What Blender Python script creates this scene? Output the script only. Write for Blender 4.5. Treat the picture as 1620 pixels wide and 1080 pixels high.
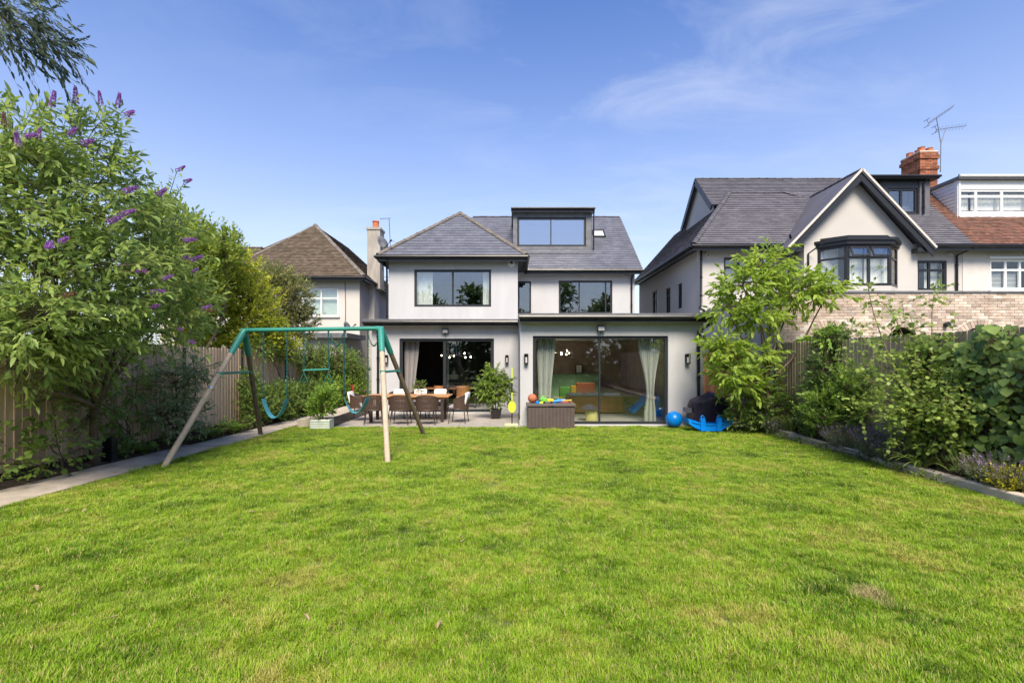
import bpy, bmesh, math, random
import numpy as np
from mathutils import Vector, Matrix
R = math.radians
scn = bpy.context.scene
for o in list(bpy.data.objects): bpy.data.objects.remove(o)

# ------------------------------------------------------------------ camera
cam = bpy.data.cameras.new('Camera'); camo = bpy.data.objects.new('Camera', cam)
scn.collection.objects.link(camo); scn.camera = camo
camo.location = (0, 0, 1.75); camo.rotation_euler = (R(90), 0, 0)
cam.sensor_width = 36; cam.lens = 17.0; cam.shift_y = 30/1620
cam.clip_start = .05; cam.clip_end = 3000
FP = 765.0
def PX(px, Y): return (px-810)*Y/FP
def PZ(py, Y): return 1.75+(570-py)*Y/FP
def at(px, py, Y): return Vector((PX(px, Y), Y, PZ(py, Y)))

# ------------------------------------------------------------------ sky and sun
SUN_EL, SUN_AZ = 49, 176          # azimuth measured from +Y towards +X (sun behind the camera, to the right)
w = bpy.data.worlds.new('World'); scn.world = w; w.use_nodes = True
nt = w.node_tree; nt.nodes.clear()
def wn(t, **k):
    n = nt.nodes.new(t)
    for a, b in k.items(): setattr(n, a, b)
    return n
L_ = nt.links.new
sky = wn('ShaderNodeTexSky', sky_type='NISHITA', sun_disc=False)
sky.sun_elevation = R(SUN_EL); sky.sun_rotation = R(SUN_AZ)
sky.air_density = 1.0; sky.dust_density = .5; sky.ozone_density = 3.6; sky.altitude = 50
tc = wn('ShaderNodeTexCoord'); sp = wn('ShaderNodeSeparateXYZ'); L_(tc.outputs['Generated'], sp.inputs[0])
ad = wn('ShaderNodeMath', operation='MAXIMUM'); L_(sp.outputs['Z'], ad.inputs[0]); ad.inputs[1].default_value = .0
a2 = wn('ShaderNodeMath', operation='ADD'); L_(ad.outputs[0], a2.inputs[0]); a2.inputs[1].default_value = .12
dx = wn('ShaderNodeMath', operation='DIVIDE'); L_(sp.outputs['X'], dx.inputs[0]); L_(a2.outputs[0], dx.inputs[1])
dy = wn('ShaderNodeMath', operation='DIVIDE'); L_(sp.outputs['Y'], dy.inputs[0]); L_(a2.outputs[0], dy.inputs[1])
cb = wn('ShaderNodeCombineXYZ'); L_(dx.outputs[0], cb.inputs[0]); L_(dy.outputs[0], cb.inputs[1])
mp = wn('ShaderNodeMapping'); L_(cb.outputs[0], mp.inputs[0])
mp.inputs['Rotation'].default_value = (0, 0, R(35)); mp.inputs['Scale'].default_value = (.75, 1.5, 1); mp.inputs['Location'].default_value = (4.3, 1.1, 0)
nz = wn('ShaderNodeTexNoise'); L_(mp.outputs[0], nz.inputs['Vector'])
nz.inputs['Scale'].default_value = 2.1; nz.inputs['Detail'].default_value = 9; nz.inputs['Roughness'].default_value = .62; nz.inputs['Distortion'].default_value = .55
nb = wn('ShaderNodeTexNoise'); L_(mp.outputs[0], nb.inputs['Vector']); nb.inputs['Scale'].default_value = .55; nb.inputs['Detail'].default_value = 2
r1 = wn('ShaderNodeValToRGB'); L_(nz.outputs['Fac'], r1.inputs[0])
r1.color_ramp.elements[0].position = .45; r1.color_ramp.elements[1].position = .78
r2 = wn('ShaderNodeValToRGB'); L_(nb.outputs['Fac'], r2.inputs[0])
r2.color_ramp.elements[0].position = .40; r2.color_ramp.elements[1].position = .66
mu = wn('ShaderNodeMath', operation='MULTIPLY'); L_(r1.outputs[0], mu.inputs[0]); L_(r2.outputs[0], mu.inputs[1])
mu2 = wn('ShaderNodeMath', operation='MULTIPLY'); L_(mu.outputs[0], mu2.inputs[0]); mu2.inputs[1].default_value = .34
mx = wn('ShaderNodeMix', data_type='RGBA'); L_(mu2.outputs[0], mx.inputs['Factor'])
hsv = wn('ShaderNodeHueSaturation'); hsv.inputs['Saturation'].default_value = 1.3; hsv.inputs['Hue'].default_value = .512; hsv.inputs['Value'].default_value = .70; L_(sky.outputs[0], hsv.inputs['Color'])
iv_ = wn('ShaderNodeMath', operation='SUBTRACT'); iv_.inputs[0].default_value = 1; L_(ad.outputs[0], iv_.inputs[1])
pw_ = wn('ShaderNodeMath', operation='POWER'); L_(iv_.outputs[0], pw_.inputs[0]); pw_.inputs[1].default_value = 2.7
hz_ = wn('ShaderNodeMix', data_type='RGBA'); L_(pw_.outputs[0], hz_.inputs['Factor']); L_(hsv.outputs[0], hz_.inputs['A']); hz_.inputs['B'].default_value = (3.1, 3.2, 3.45, 1); L_(hz_.outputs['Result'], mx.inputs['A']); mx.inputs['B'].default_value = (3.3, 3.4, 3.6, 1)
bg = wn('ShaderNodeBackground'); bg.inputs['Strength'].default_value = .110
L_(mx.outputs['Result'], bg.inputs['Color'])
ow = wn('ShaderNodeOutputWorld'); L_(bg.outputs[0], ow.inputs[0])
sl = bpy.data.lights.new('Sun', 'SUN'); so = bpy.data.objects.new('Sun', sl); scn.collection.objects.link(so)
sl.energy = 2.5; sl.angle = R(28); sl.color = (1, .89, .73)
d_ = Vector((math.sin(R(SUN_AZ))*math.cos(R(SUN_EL)), math.cos(R(SUN_AZ))*math.cos(R(SUN_EL)), math.sin(R(SUN_EL))))
so.rotation_euler = d_.to_track_quat('Z', 'Y').to_euler(); so.location = d_*60
scn.render.engine = 'CYCLES'; scn.cycles.diffuse_bounces = 8; scn.cycles.max_bounces = 16; scn.cycles.transparent_max_bounces = 16
vs = scn.view_settings; vs.view_transform = 'Standard'; vs.look = 'None'; vs.exposure = 1.6; vs.gamma = 1; vs.use_curve_mapping = False

# ------------------------------------------------------------------ helpers
OFF = {}
COL = scn.collection
def empty(name, loc=(0, 0, 0), rz=0):
    o = bpy.data.objects.new(name, None); COL.objects.link(o); o.location = loc; o.rotation_euler.z = rz
    o.empty_display_size = .1; OFF[o] = Vector(loc); return o
def tag(o, label=None, cat=None, group=None, kind=None):
    if label: o['label'] = label
    if cat: o['category'] = cat
    if group: o['group'] = group
    if kind: o['kind'] = kind
    return o
def thing(name, label, cat, loc=(0, 0, 0), rz=0, group=None):
    return tag(empty(name, loc, rz), label, cat, group)
def copy_tree(o, parent=None):
    c = o.copy(); COL.objects.link(c); c.parent = parent; OFF[c] = OFF.get(o, Vector())
    for ch in list(o.children): copy_tree(ch, c)
    return c
def link(name, me, m, parent=None, base=None):
    if m and not me.materials: me.materials.append(m)
    o = bpy.data.objects.new(name, me); COL.objects.link(o)
    if parent is not None: o.parent = parent; OFF[o] = OFF[parent]
    else: o.location = base or (0, 0, 0); OFF[o] = Vector(base or (0, 0, 0))
    return o
class MB:
    def __init__(s, M=None): s.V = []; s.F = []; s.T = []; s.M = M; s.tint = .5
    def add(s, vs, fs):
        b = len(s.V); s.V += [Vector(v) for v in vs]; s.F += [tuple(b+i for i in f) for f in fs]; s.T += [s.tint]*len(fs); return s
    def box(s, x0, x1, y0, y1, z0, z1):
        return s.add([(x0,y0,z0),(x1,y0,z0),(x1,y1,z0),(x0,y1,z0),(x0,y0,z1),(x1,y0,z1),(x1,y1,z1),(x0,y1,z1)],
                     [(0,3,2,1),(4,5,6,7),(0,1,5,4),(1,2,6,5),(2,3,7,6),(3,0,4,7)])
    def rbox(s, x0, x1, y0, y1, z0, z1, r=.02):
        """box with chamfered edges"""
        bm = bmesh.new(); bmesh.ops.create_cube(bm, size=1)
        for v in bm.verts: v.co = Vector(((x0+x1)/2+v.co.x*(x1-x0), (y0+y1)/2+v.co.y*(y1-y0), (z0+z1)/2+v.co.z*(z1-z0)))
        bmesh.ops.bevel(bm, geom=bm.edges[:], offset=r, segments=2, affect='EDGES', profile=.5)
        bm.verts.index_update()
        s.add([v.co.copy() for v in bm.verts], [[v.index for v in f.verts] for f in bm.faces]); bm.free(); return s
    def quad(s, a, b, c, d): return s.add([a, b, c, d], [(0, 1, 2, 3)])
    def poly(s, pts): return s.add(pts, [tuple(range(len(pts)))])
    def slab(s, pts, thick):
        """planar polygon thickened along its normal (downwards side)"""
        pts = [Vector(p) for p in pts]; n = (pts[1]-pts[0]).cross(pts[2]-pts[1]).normalized()*thick
        k = len(pts); lo = [p-n for p in pts]
        return s.add(pts+lo, [tuple(range(k)), tuple(range(2*k-1, k-1, -1))]+[(i, i+k, (i+1) % k+k, (i+1) % k) for i in range(k)])
    def beam(s, p, q, wd, ht, up=(0, 0, 1)):
        p = Vector(p); q = Vector(q); d = (q-p).normalized(); up = Vector(up)
        a = d.cross(up)
        if a.length < 1e-4: a = d.cross(Vector((0, 1, 0)))
        a.normalize(); b = a.cross(d).normalized(); a *= wd/2; b *= ht/2
        return s.add([p-a-b, p+a-b, p+a+b, p-a+b, q-a-b, q+a-b, q+a+b, q-a+b],
                     [(0,3,2,1),(4,5,6,7),(0,1,5,4),(1,2,6,5),(2,3,7,6),(3,0,4,7)])
    def tube(s, pts, rad, n=8, cap=True):
        pts = [Vector(p) for p in pts]; k = len(pts)
        rad = [rad]*k if not hasattr(rad, '__len__') else rad
        b0 = len(s.V); vs = []; prev = None
        for i, p in enumerate(pts):
            d = (pts[min(i+1, k-1)]-pts[max(i-1, 0)])
            if d.length < 1e-7: d = Vector((0, 0, 1))
            d.normalize()
            if prev is None:
                a = d.cross(Vector((0, 0, 1)))
                if a.length < 1e-3: a = d.cross(Vector((1, 0, 0)))
            else: a = prev-d*prev.dot(d)
            a.normalize(); prev = a; b = d.cross(a)
            for j in range(n):
                t = 2*math.pi*j/n; vs.append(p+(a*math.cos(t)+b*math.sin(t))*rad[i])
        fs = []
        for i in range(k-1):
            for j in range(n):
                fs.append((i*n+j, i*n+(j+1) % n, (i+1)*n+(j+1) % n, (i+1)*n+j))
        if cap: fs += [tuple(range(n-1, -1, -1)), tuple((k-1)*n+j for j in range(n))]
        return s.add(vs, fs)
    def lathe(s, prof, c=(0, 0, 0), n=20):
        c = Vector(c); vs = []; fs = []; k = len(prof)
        for r, z in prof:
            for j in range(n):
                t = 2*math.pi*j/n; vs.append(c+Vector((r*math.cos(t), r*math.sin(t), z)))
        for i in range(k-1):
            for j in range(n): fs.append((i*n+j, i*n+(j+1) % n, (i+1)*n+(j+1) % n, (i+1)*n+j))
        fs += [tuple(range(n-1, -1, -1)), tuple((k-1)*n+j for j in range(n))]
        return s.add(vs, fs)
    def sphere(s, c, r, n=16, m=10, sz=1):
        return s.lathe([(max(1e-4, r*math.sin(math.pi*i/m)), -r*sz*math.cos(math.pi*i/m)) for i in range(m+1)], c, n)
    def prism(s, pts2, axis, a, b):
        """2-D outline swept along an axis from a to b; axis 'x': (y,z), 'y': (x,z), 'z': (x,y)"""
        def mk(p, t):
            return {'x': (t, p[0], p[1]), 'y': (p[0], t, p[1]), 'z': (p[0], p[1], t)}[axis]
        k = len(pts2)
        return s.add([mk(p, a) for p in pts2]+[mk(p, b) for p in pts2],
                     [tuple(range(k)), tuple(range(2*k-1, k-1, -1))]+[(i, i+k, (i+1) % k+k, (i+1) % k) for i in range(k)])
    def build(s, name, m, parent=None, smooth=False, kind=None, base=None, tints=False):
        o = OFF[parent] if parent is not None else Vector(base or (0, 0, 0))
        me = bpy.data.meshes.new(name)
        V = [((s.M @ v) if s.M else v)-o for v in s.V]
        me.from_pydata(V, [], s.F)
        bm = bmesh.new(); bm.from_mesh(me); bmesh.ops.recalc_face_normals(bm, faces=bm.faces); bm.to_mesh(me); bm.free()
        if tints:
            at_ = me.attributes.new('tint', 'FLOAT', 'FACE'); at_.data.foreach_set('value', s.T)
        if smooth: me.polygons.foreach_set('use_smooth', [True]*len(me.polygons)); 
        if smooth == 'auto':
            me.set_sharp_from_angle(angle=R(40))
        ob = link(name, me, m, parent, base)
        if kind: ob['kind'] = kind
        return ob

# ------------------------------------------------------------------ materials
def newmat(name):
    m = bpy.data.materials.new(name); m.use_nodes = True
    b = m.node_tree.nodes['Principled BSDF']; return m, m.node_tree, b
def N(t, ty, **k):
    n = t.nodes.new(ty)
    for a, b in k.items(): setattr(n, a, b)
    return n
def mat(name, col, rough=.7, var=.15, scale=4, bump=0, bscale=80, metal=0, spec=.4, col2=None, stretch=(1, 1, 1), tint=0, coord='Object', detail=6, coat=0):
    """base colour varied by noise (var, or mixed to col2), fine bump; tint: strength of the per-piece attribute"""
    m, t, b = newmat(name); L = t.links.new
    b.inputs['Roughness'].default_value = rough; b.inputs['Metallic'].default_value = metal; b.inputs['Specular IOR Level'].default_value = spec
    b.inputs['Coat Weight'].default_value = coat
    g = N(t, 'ShaderNodeNewGeometry'); mp = N(t, 'ShaderNodeMapping'); mp.inputs['Scale'].default_value = stretch
    L(g.outputs['Position'], mp.inputs[0])
    n = N(t, 'ShaderNodeTexNoise'); n.inputs['Scale'].default_value = scale; n.inputs['Detail'].default_value = detail; n.inputs['Roughness'].default_value = .6
    L(mp.outputs[0], n.inputs['Vector'])
    rp = N(t, 'ShaderNodeValToRGB'); rp.color_ramp.elements[0].position = .3; rp.color_ramp.elements[1].position = .7
    c2 = col2 or tuple(c*(1-var) for c in col); c1 = col if col2 else tuple(min(1, c*(1+var)) for c in col)
    rp.color_ramp.elements[0].color = (*c1, 1); rp.color_ramp.elements[1].color = (*c2, 1)
    L(n.outputs['Fac'], rp.inputs[0]); out = rp.outputs[0]
    if tint:
        a = N(t, 'ShaderNodeAttribute', attribute_name='tint')
        mr = N(t, 'ShaderNodeMapRange'); mr.inputs['To Min'].default_value = 1-tint; mr.inputs['To Max'].default_value = 1+tint
        L(a.outputs['Fac'], mr.inputs['Value'])
        vm = N(t, 'ShaderNodeVectorMath', operation='SCALE'); L(out, vm.inputs[0]); L(mr.outputs[0], vm.inputs['Scale']); out = vm.outputs[0]
    L(out, b.inputs['Base Color'])
    rr = N(t, 'ShaderNodeMapRange'); rr.inputs['To Min'].default_value = max(.02, rough-.08); rr.inputs['To Max'].default_value = min(1, rough+.08)
    L(n.outputs['Fac'], rr.inputs['Value']); L(rr.outputs[0], b.inputs['Roughness'])
    if bump:
        n2 = N(t, 'ShaderNodeTexNoise'); n2.inputs['Scale'].default_value = bscale; n2.inputs['Detail'].default_value = 4; L(mp.outputs[0], n2.inputs['Vector'])
        bp = N(t, 'ShaderNodeBump'); bp.inputs['Strength'].default_value = bump; bp.inputs['Distance'].default_value = .01
        L(n2.outputs['Fac'], bp.inputs['Height']); L(bp.outputs[0], b.inputs['Normal'])
    return m
def objrand(m, amt):
    """vary base colour by object (boards, bricks)"""
    t = m.node_tree; b = t.nodes['Principled BSDF']; L = t.links.new
    src = b.inputs['Base Color'].links[0].from_socket
    oi = N(t, 'ShaderNodeObjectInfo'); mr = N(t, 'ShaderNodeMapRange'); mr.inputs['To Min'].default_value = 1-amt; mr.inputs['To Max'].default_value = 1+amt
    L(oi.outputs['Random'], mr.inputs['Value']); vm = N(t, 'ShaderNodeVectorMath', operation='SCALE'); L(src, vm.inputs[0]); L(mr.outputs[0], vm.inputs['Scale'])
    L(vm.outputs[0], b.inputs['Base Color']); return m
def leafmat(name, c1, c2, trans=.3, rough=.45, back=None):
    c1 = tuple(c*1.9 for c in c1); c2 = tuple(c*1.55 for c in c2); trans = min(.5, trans+.14)
    m, t, b = newmat(name); L = t.links.new
    a = N(t, 'ShaderNodeAttribute', attribute_name='tint')
    rp = N(t, 'ShaderNodeValToRGB'); rp.color_ramp.elements[0].color = (*c1, 1); rp.color_ramp.elements[1].color = (*c2, 1)
    L(a.outputs['Fac'], rp.inputs[0]); L(rp.outputs[0], b.inputs['Base Color']); b.inputs['Roughness'].default_value = rough; b.inputs['Specular IOR Level'].default_value = .35
    tr = N(t, 'ShaderNodeBsdfTranslucent'); hs = N(t, 'ShaderNodeHueSaturation'); hs.inputs['Value'].default_value = 1.3; hs.inputs['Hue'].default_value = .485
    L(rp.outputs[0], hs.inputs['Color']); L(hs.outputs[0], tr.inputs['Color'])
    ms = N(t, 'ShaderNodeMixShader'); ms.inputs[0].default_value = trans; L(b.outputs[0], ms.inputs[1]); L(tr.outputs[0], ms.inputs[2])
    L(ms.outputs[0], t.nodes['Material Output'].inputs[0]); return m
def glassmat(name, refl=.1, tintc=(.85, .9, .9), edge=.9):
    m, t, b = newmat(name); L = t.links.new; t.nodes.remove(b)
    tr = N(t, 'ShaderNodeBsdfTransparent'); tr.inputs[0].default_value = (*tintc, 1)
    gl = N(t, 'ShaderNodeBsdfGlossy'); gl.inputs['Roughness'].default_value = .0; gl.inputs['Color'].default_value = (.95, .97, 1, 1)
    lw = N(t, 'ShaderNodeLayerWeight'); lw.inputs['Blend'].default_value = .12
    mr = N(t, 'ShaderNodeMapRange'); mr.inputs['To Min'].default_value = refl; mr.inputs['To Max'].default_value = edge
    L(lw.outputs['Fresnel'], mr.inputs['Value'])
    ms = N(t, 'ShaderNodeMixShader'); L(mr.outputs[0], ms.inputs[0]); L(tr.outputs[0], ms.inputs[1]); L(gl.outputs[0], ms.inputs[2])
    L(ms.outputs[0], t.nodes['Material Output'].inputs[0]); return m
def emitmat(name, col, s):
    m, t, b = newmat(name); b.inputs['Base Color'].default_value = (*col, 1); b.inputs['Emission Color'].default_value = (*col, 1); b.inputs['Emission Strength'].default_value = s; return m
M = {}
M['white'] = mat('white_render', (.455, .453, .455), .9, .07, 1.8, .25, 120, stretch=(1, 1, .22))
M['cream'] = mat('cream_render', (.475, .45, .415), .9, .04, .8, .12, 160)
M['creamL'] = mat('ivory_render', (.53, .50, .455), .9, .05, .8, .12, 160)
M['stackgrey'] = mat('stained_grey_render', (.44, .41, .365), .95, .2, 3, .4, 90, stretch=(1, 1, .25), col2=(.24, .215, .18))
M['pebble'] = mat('pebbledash', (.60, .56, .51), .95, .07, 3, .9, 60)
M['black'] = mat('black_paint', (.014, .015, .017), .38, .2, 3)
M['gutter'] = mat('black_plastic', (.012, .012, .014), .3, .2, 3)
M['anth'] = mat('anthracite_aluminium', (.02, .023, .027), .42, .15, 5)
M['upvc'] = mat('white_upvc', (.78, .78, .76), .35, .03, 5)
M['slate'] = mat('grey_slate', (.115, .12, .145), .55, .15, 3, .3, 60, tint=.14)
M['slateR'] = mat('dark_slate', (.125, .12, .136), .55, .15, 2, .3, 60, tint=.15)
M['browntile'] = mat('brown_concrete_tile', (.085, .062, .042), .9, .3, 7, .6, 70, tint=.3, col2=(.125, .095, .062))
M['redtile'] = mat('red_clay_tile', (.20, .085, .055), .85, .3, 5, .6, 70, tint=.3, col2=(.10, .06, .045))
M['ridge'] = objrand(mat('ridge_concrete', (.15, .13, .11), .9, .25, 6, .5, 60), .15)
M['ridgeB'] = objrand(mat('ridge_slate', (.075, .072, .085), .75, .25, 6, .5, 60), .15)
M['lead'] = mat('lead_sheet', (.13, .135, .145), .55, .25, 5, .2, 30)
M['brick'] = objrand(mat('buff_brick', (.57, .49, .415), .9, .2, 7, .8, 90, col2=(.43, .31, .23), tint=.3), .25)
M['mortar'] = mat('mortar', (.56, .51, .45), .95, .12, 12, .5, 90)
M['redbrick'] = mat('red_brick', (.34, .13, .065), .9, .3, 8, .8, 90, tint=.4, col2=(.22, .085, .05))
M['terracotta'] = mat('terracotta', (.42, .13, .055), .8, .2, 8)
M['fence'] = objrand(mat('fence_board_wood', (.60, .45, .31), .85, .25, 9, .5, 60, stretch=(1, 1, .07), col2=(.43, .315, .21)), .16)
M['fenceG'] = objrand(mat('grey_fence_wood', (.44, .36, .25), .9, .25, 9, .5, 60, stretch=(1, 1, .07), col2=(.30, .24, .165)), .18)
M['gate'] = objrand(mat('brown_fence_wood', (.20, .10, .055), .8, .25, 9, .5, 60, stretch=(1, 1, .07)), .14)
M['post'] = mat('concrete_post', (.24, .20, .155), .95, .2, 6, .5, 50)
M['postD'] = mat('dark_post', (.055, .042, .03), .9, .3, 8, .5, 50)
M['bark'] = mat('bark', (.13, .095, .065), .95, .35, 14, 1, 40, stretch=(1, 1, .3))
M['twig'] = mat('green_stem', (.12, .12, .05), .8, .3, 14)
M['concrete'] = mat('path_concrete', (.40, .345, .28), .95, .3, 3.2, .5, 60)
M['paver'] = objrand(mat('patio_porcelain', (.36, .325, .285), .6, .12, 5, .15, 60), .05)
M['soil'] = mat('soil', (.055, .038, .026), 1, .4, 14, 1, 50)
M['ground'] = mat('ground_soil', (.07, .085, .03), 1, .3, 1.2, .6, 30)
M['sleeper'] = objrand(mat('pale_stone_edging', (.58, .50, .40), .9, .2, 6, .6, 40, col2=(.36, .29, .21)), .1)
M['pole'] = mat('swing_pole_wood', (.50, .41, .30), .75, .2, 12, .3, 60, stretch=(1, 1, .15), col2=(.38, .30, .215))
M['poleD'] = mat('swing_pole_dark', (.17, .125, .08), .8, .25, 12, .3, 60, stretch=(1, 1, .15))  # darker tone of the pole wood, used on the back legs
M['green'] = mat('green_plastic', (.03, .22, .17), .4, .12, 4)
M['teal'] = mat('teal_rubber', (.05, .26, .32), .5, .15, 6)
M['tealD'] = mat('dark_teal_chain', (.012, .085, .085), .45, .25, 30)
M['tealG'] = mat('deep_green_rubber', (.012, .13, .09), .5, .15, 6)
M['steel'] = mat('steel', (.5, .5, .5), .3, .1, 9, metal=1)
M['alum'] = mat('aerial_aluminium', (.12, .125, .14), .5, .1, 9, metal=.3)
M['rope'] = mat('brown_rope', (.065, .038, .026), .8, .35, 40)
M['chairleg'] = mat('brown_metal', (.05, .032, .024), .5, .2, 9)
M['cushG'] = mat('grey_cushion', (.34, .32, .33), .9, .1, 8, .3, 300)
M['cushW'] = mat('white_cushion', (.74, .72, .68), .9, .05, 8, .3, 300)
M['teak'] = mat('teak', (.42, .22, .085), .6, .25, 10, .2, 80, stretch=(.15, 1, 1))
M['tan'] = mat('tan_leather', (.40, .17, .07), .5, .2, 5)
M['boxbrown'] = mat('brown_resin', (.088, .066, .058), .6, .12, 7, .2, 200)
M['boxlid'] = mat('brown_resin_lid', (.11, .088, .078), .55, .12, 7, .2, 200)
M['blue'] = mat('blue_plastic', (.0, .21, .72), .32, .05, 3)
M['ballblue'] = mat('blue_vinyl', (.0, .17, .55), .3, .05, 3)
M['cover'] = mat('aubergine_cover', (.042, .027, .042), .36, .2, 5, .5, 12)
M['lime'] = mat('lime_plastic', (.55, .65, .05), .45, .06, 5)
M['limeP'] = mat('pale_lime_plastic', (.62, .66, .30), .5, .06, 5)
M['potB'] = mat('black_pot', (.025, .02, .02), .5, .2, 5)
M['potW'] = mat('pale_mint_pot', (.50, .56, .47), .55, .08, 6)
M['orange'] = mat('basketball', (.44, .13, .055), .6, .1, 8, .4, 200)
M['yellow'] = mat('yellow_plastic', (.75, .48, .03), .4, .05, 5)
M['greenT'] = mat('bright_green_plastic', (.14, .5, .05), .4, .05, 5)
M['red'] = mat('red_plastic', (.55, .04, .03), .4, .05, 5)
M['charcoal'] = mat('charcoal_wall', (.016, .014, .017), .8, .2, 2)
M['roomwall'] = mat('room_wall', (.42, .32, .27), .85, .15, 2)
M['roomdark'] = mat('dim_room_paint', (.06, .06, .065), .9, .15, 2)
M['ceil'] = mat('ceiling_paint', (.45, .45, .44), .9, .05, 2)
M['curt'] = mat('sheer_grey_curtain', (.42, .43, .40), .9, .06, 6, .2, 200)
M['curtG'] = mat('grey_curtain', (.27, .25, .24), .9, .08, 6, .2, 200)
M['curtW'] = mat('white_curtain', (.80, .79, .75), .9, .04, 6, .2, 200)
M['cabinet'] = mat('green_cabinet', (.14, .26, .13), .5, .1, 4)
M['pouf'] = mat('pale_yellow_pouf', (.62, .55, .22), .8, .06, 6)
M['purple'] = mat('dark_purple_fabric', (.06, .045, .065), .7, .2, 8)
M['glass'] = glassmat('door_glass', .075, (.95, .97, .955))
M['glassU'] = glassmat('window_glass', .12, (.92, .95, .95))
M['glassS'] = glassmat('coated_glass', .42, (.4, .45, .5))
M['glassW'] = glassmat('clear_glass', .05, (.95, .97, .97))
M['lampglass'] = mat('lamp_glass', (.5, .5, .48), .15, .05, 3)
M['bulb'] = emitmat('lit_bulb', (1, .82, .55), 14)
M['stone'] = mat('interior_floor_tile', (.46, .44, .41), .35, .12, 2)

# ------------------------------------------------------------------ facade builders
def wall_y(mb, y, x0, x1, z0, z1, holes=(), t=.3, rev=None):
    """wall facing -Y at y with rectangular openings (hx0,hx1,hz0,hz1) and real reveals"""
    xs = sorted({x0, x1, *[h[0] for h in holes], *[h[1] for h in holes]}); zs = sorted({z0, z1, *[h[2] for h in holes], *[h[3] for h in holes]})
    for a, b in zip(xs, xs[1:]):
        for c, d in zip(zs, zs[1:]):
            mxx, mz = (a+b)/2, (c+d)/2
            if any(h[0] < mxx < h[1] and h[2] < mz < h[3] for h in holes): continue
            mb.quad((a, y, c), (b, y, c), (b, y, d), (a, y, d)); mb.quad((a, y+t, c), (a, y+t, d), (b, y+t, d), (b, y+t, c))
    for h in list(holes)+[(x0, x1, z0, z1)]:
        a, b, c, d = h
        mb.quad((a, y, c), (a, y, d), (a, y+t, d), (a, y+t, c)); mb.quad((b, y, c), (b, y+t, c), (b, y+t, d), (b, y, d))
        mb.quad((a, y, d), (b, y, d), (b, y+t, d), (a, y+t, d)); mb.quad((a, y, c), (a, y+t, c), (b, y+t, c), (b, y, c))
def make_window(parent, x0, x1, z0, z1, y, cols=(.5,), rows=(), fr=.06, mull=.05, dep=.07, fm='anth', gm='glassU', Mx=None, name='window', skip=()):
    """frame with mullions/transoms; every light is a pane of its own"""
    b = MB(Mx)
    b.box(x0, x1, y, y+dep, z1-fr, z1); b.box(x0, x1, y, y+dep, z0, z0+fr)
    b.box(x0, x0+fr, y+.001, y+dep-.001, z0+fr, z1-fr); b.box(x1-fr, x1, y+.001, y+dep-.001, z0+fr, z1-fr)
    cx = [x0+fr-mull/2]+[x0+(x1-x0)*c for c in cols]+[x1-fr+mull/2]; cz = [z0+fr-mull/2]+[z0+(z1-z0)*r for r in rows]+[z1-fr+mull/2]
    for c in cx[1:-1]: b.box(c-mull/2, c+mull/2, y+.004, y+dep-.004, z0+fr, z1-fr)
    for r in cz[1:-1]:
        for a, c in zip(cx, cx[1:]): b.box(a+mull/2, c-mull/2, y+.006, y+dep-.006, r-mull/2, r+mull/2)
    wo = b.build(name, M[fm], parent)
    k = 0
    for a, c in zip(cx, cx[1:]):
        for e, f in zip(cz, cz[1:]):
            if k not in skip:
                g = MB(Mx); g.box(a+mull/2-.004, c-mull/2+.004, y+dep*.5, y+dep*.5+.006, e+mull/2-.004, f-mull/2+.004); g.build('pane', M[gm], wo)
            k += 1
    return wo
def clip_range(P, v):
    us = []
    k = len(P)
    for i in range(k):
        (u0, v0), (u1, v1) = P[i], P[(i+1) % k]
        if abs(v1-v0) < 1e-9: continue
        t = (v-v0)/(v1-v0)
        if -1e-6 <= t <= 1+1e-6: us.append(u0+(u1-u0)*t)
    return (min(us), max(us)) if us else None
def tile_slope(name, pts, m, parent, gauge=.22, tw=.3, th=.014, seed=1, jit=.003, dirt=0):
    """roof slope laid course by course with single slates (staggered, lapped); pts[0]->pts[1] is the eave"""
    rng = random.Random(seed); pts = [Vector(p) for p in pts]
    U = (pts[1]-pts[0]).normalized(); Nn = (pts[1]-pts[0]).cross(pts[2]-pts[1]).normalized()
    if Nn.z < 0: Nn = -Nn
    V = Nn.cross(U)
    if V.z < 0: V = -V
    O = pts[0]; P = [((p-O).dot(U), (p-O).dot(V)) for p in pts]; vmax = max(p[1] for p in P)
    b = MB(); b.tint = .3; b.slab([p-Nn*.004 for p in pts], .05)
    v = 0; row = 0
    while v < vmax-.01:
        v1 = min(v+gauge, vmax); ra, rb = clip_range(P, v), clip_range(P, v1-1e-4)
        if ra and rb:
            lo, hi = min(ra[0], rb[0]), max(ra[1], rb[1])
            u = math.floor(lo/tw)*tw-(tw/2 if row % 2 else 0)
            while u < hi:
                g = .002
                a0, a1 = max(u+g, ra[0]), min(u+tw-g, ra[1]); b0, b1 = max(u+g, rb[0]), min(u+tw-g, rb[1])
                if a1-a0 > .02 or b1-b0 > .02:
                    if a1 < a0: a0 = a1 = (b0 if abs(a0-b0) < abs(a1-b1) else b1)
                    if b1 < b0: b0 = b1 = (a0 if abs(a0-b0) < abs(a1-b1) else a1)
                    j = rng.uniform(-jit, jit); tp = lambda uu, vv, h: O+U*uu+V*vv+Nn*h
                    h0 = th+.006+j; h1 = .004
                    b.tint = rng.random() if rng.random() > dirt else 0
                    b.add([tp(a0, v-.01, h0), tp(a1, v-.01, h0), tp(b1, v1, h1), tp(b0, v1, h1), tp(a0, v-.01, h0-th), tp(a1, v-.01, h0-th)],
                          [(0, 1, 2, 3), (4, 5, 1, 0)])
                u += tw
        v = v1; row += 1
    return b.build(name, m, parent, kind='stuff', tints=True)
_rt = {}
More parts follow.
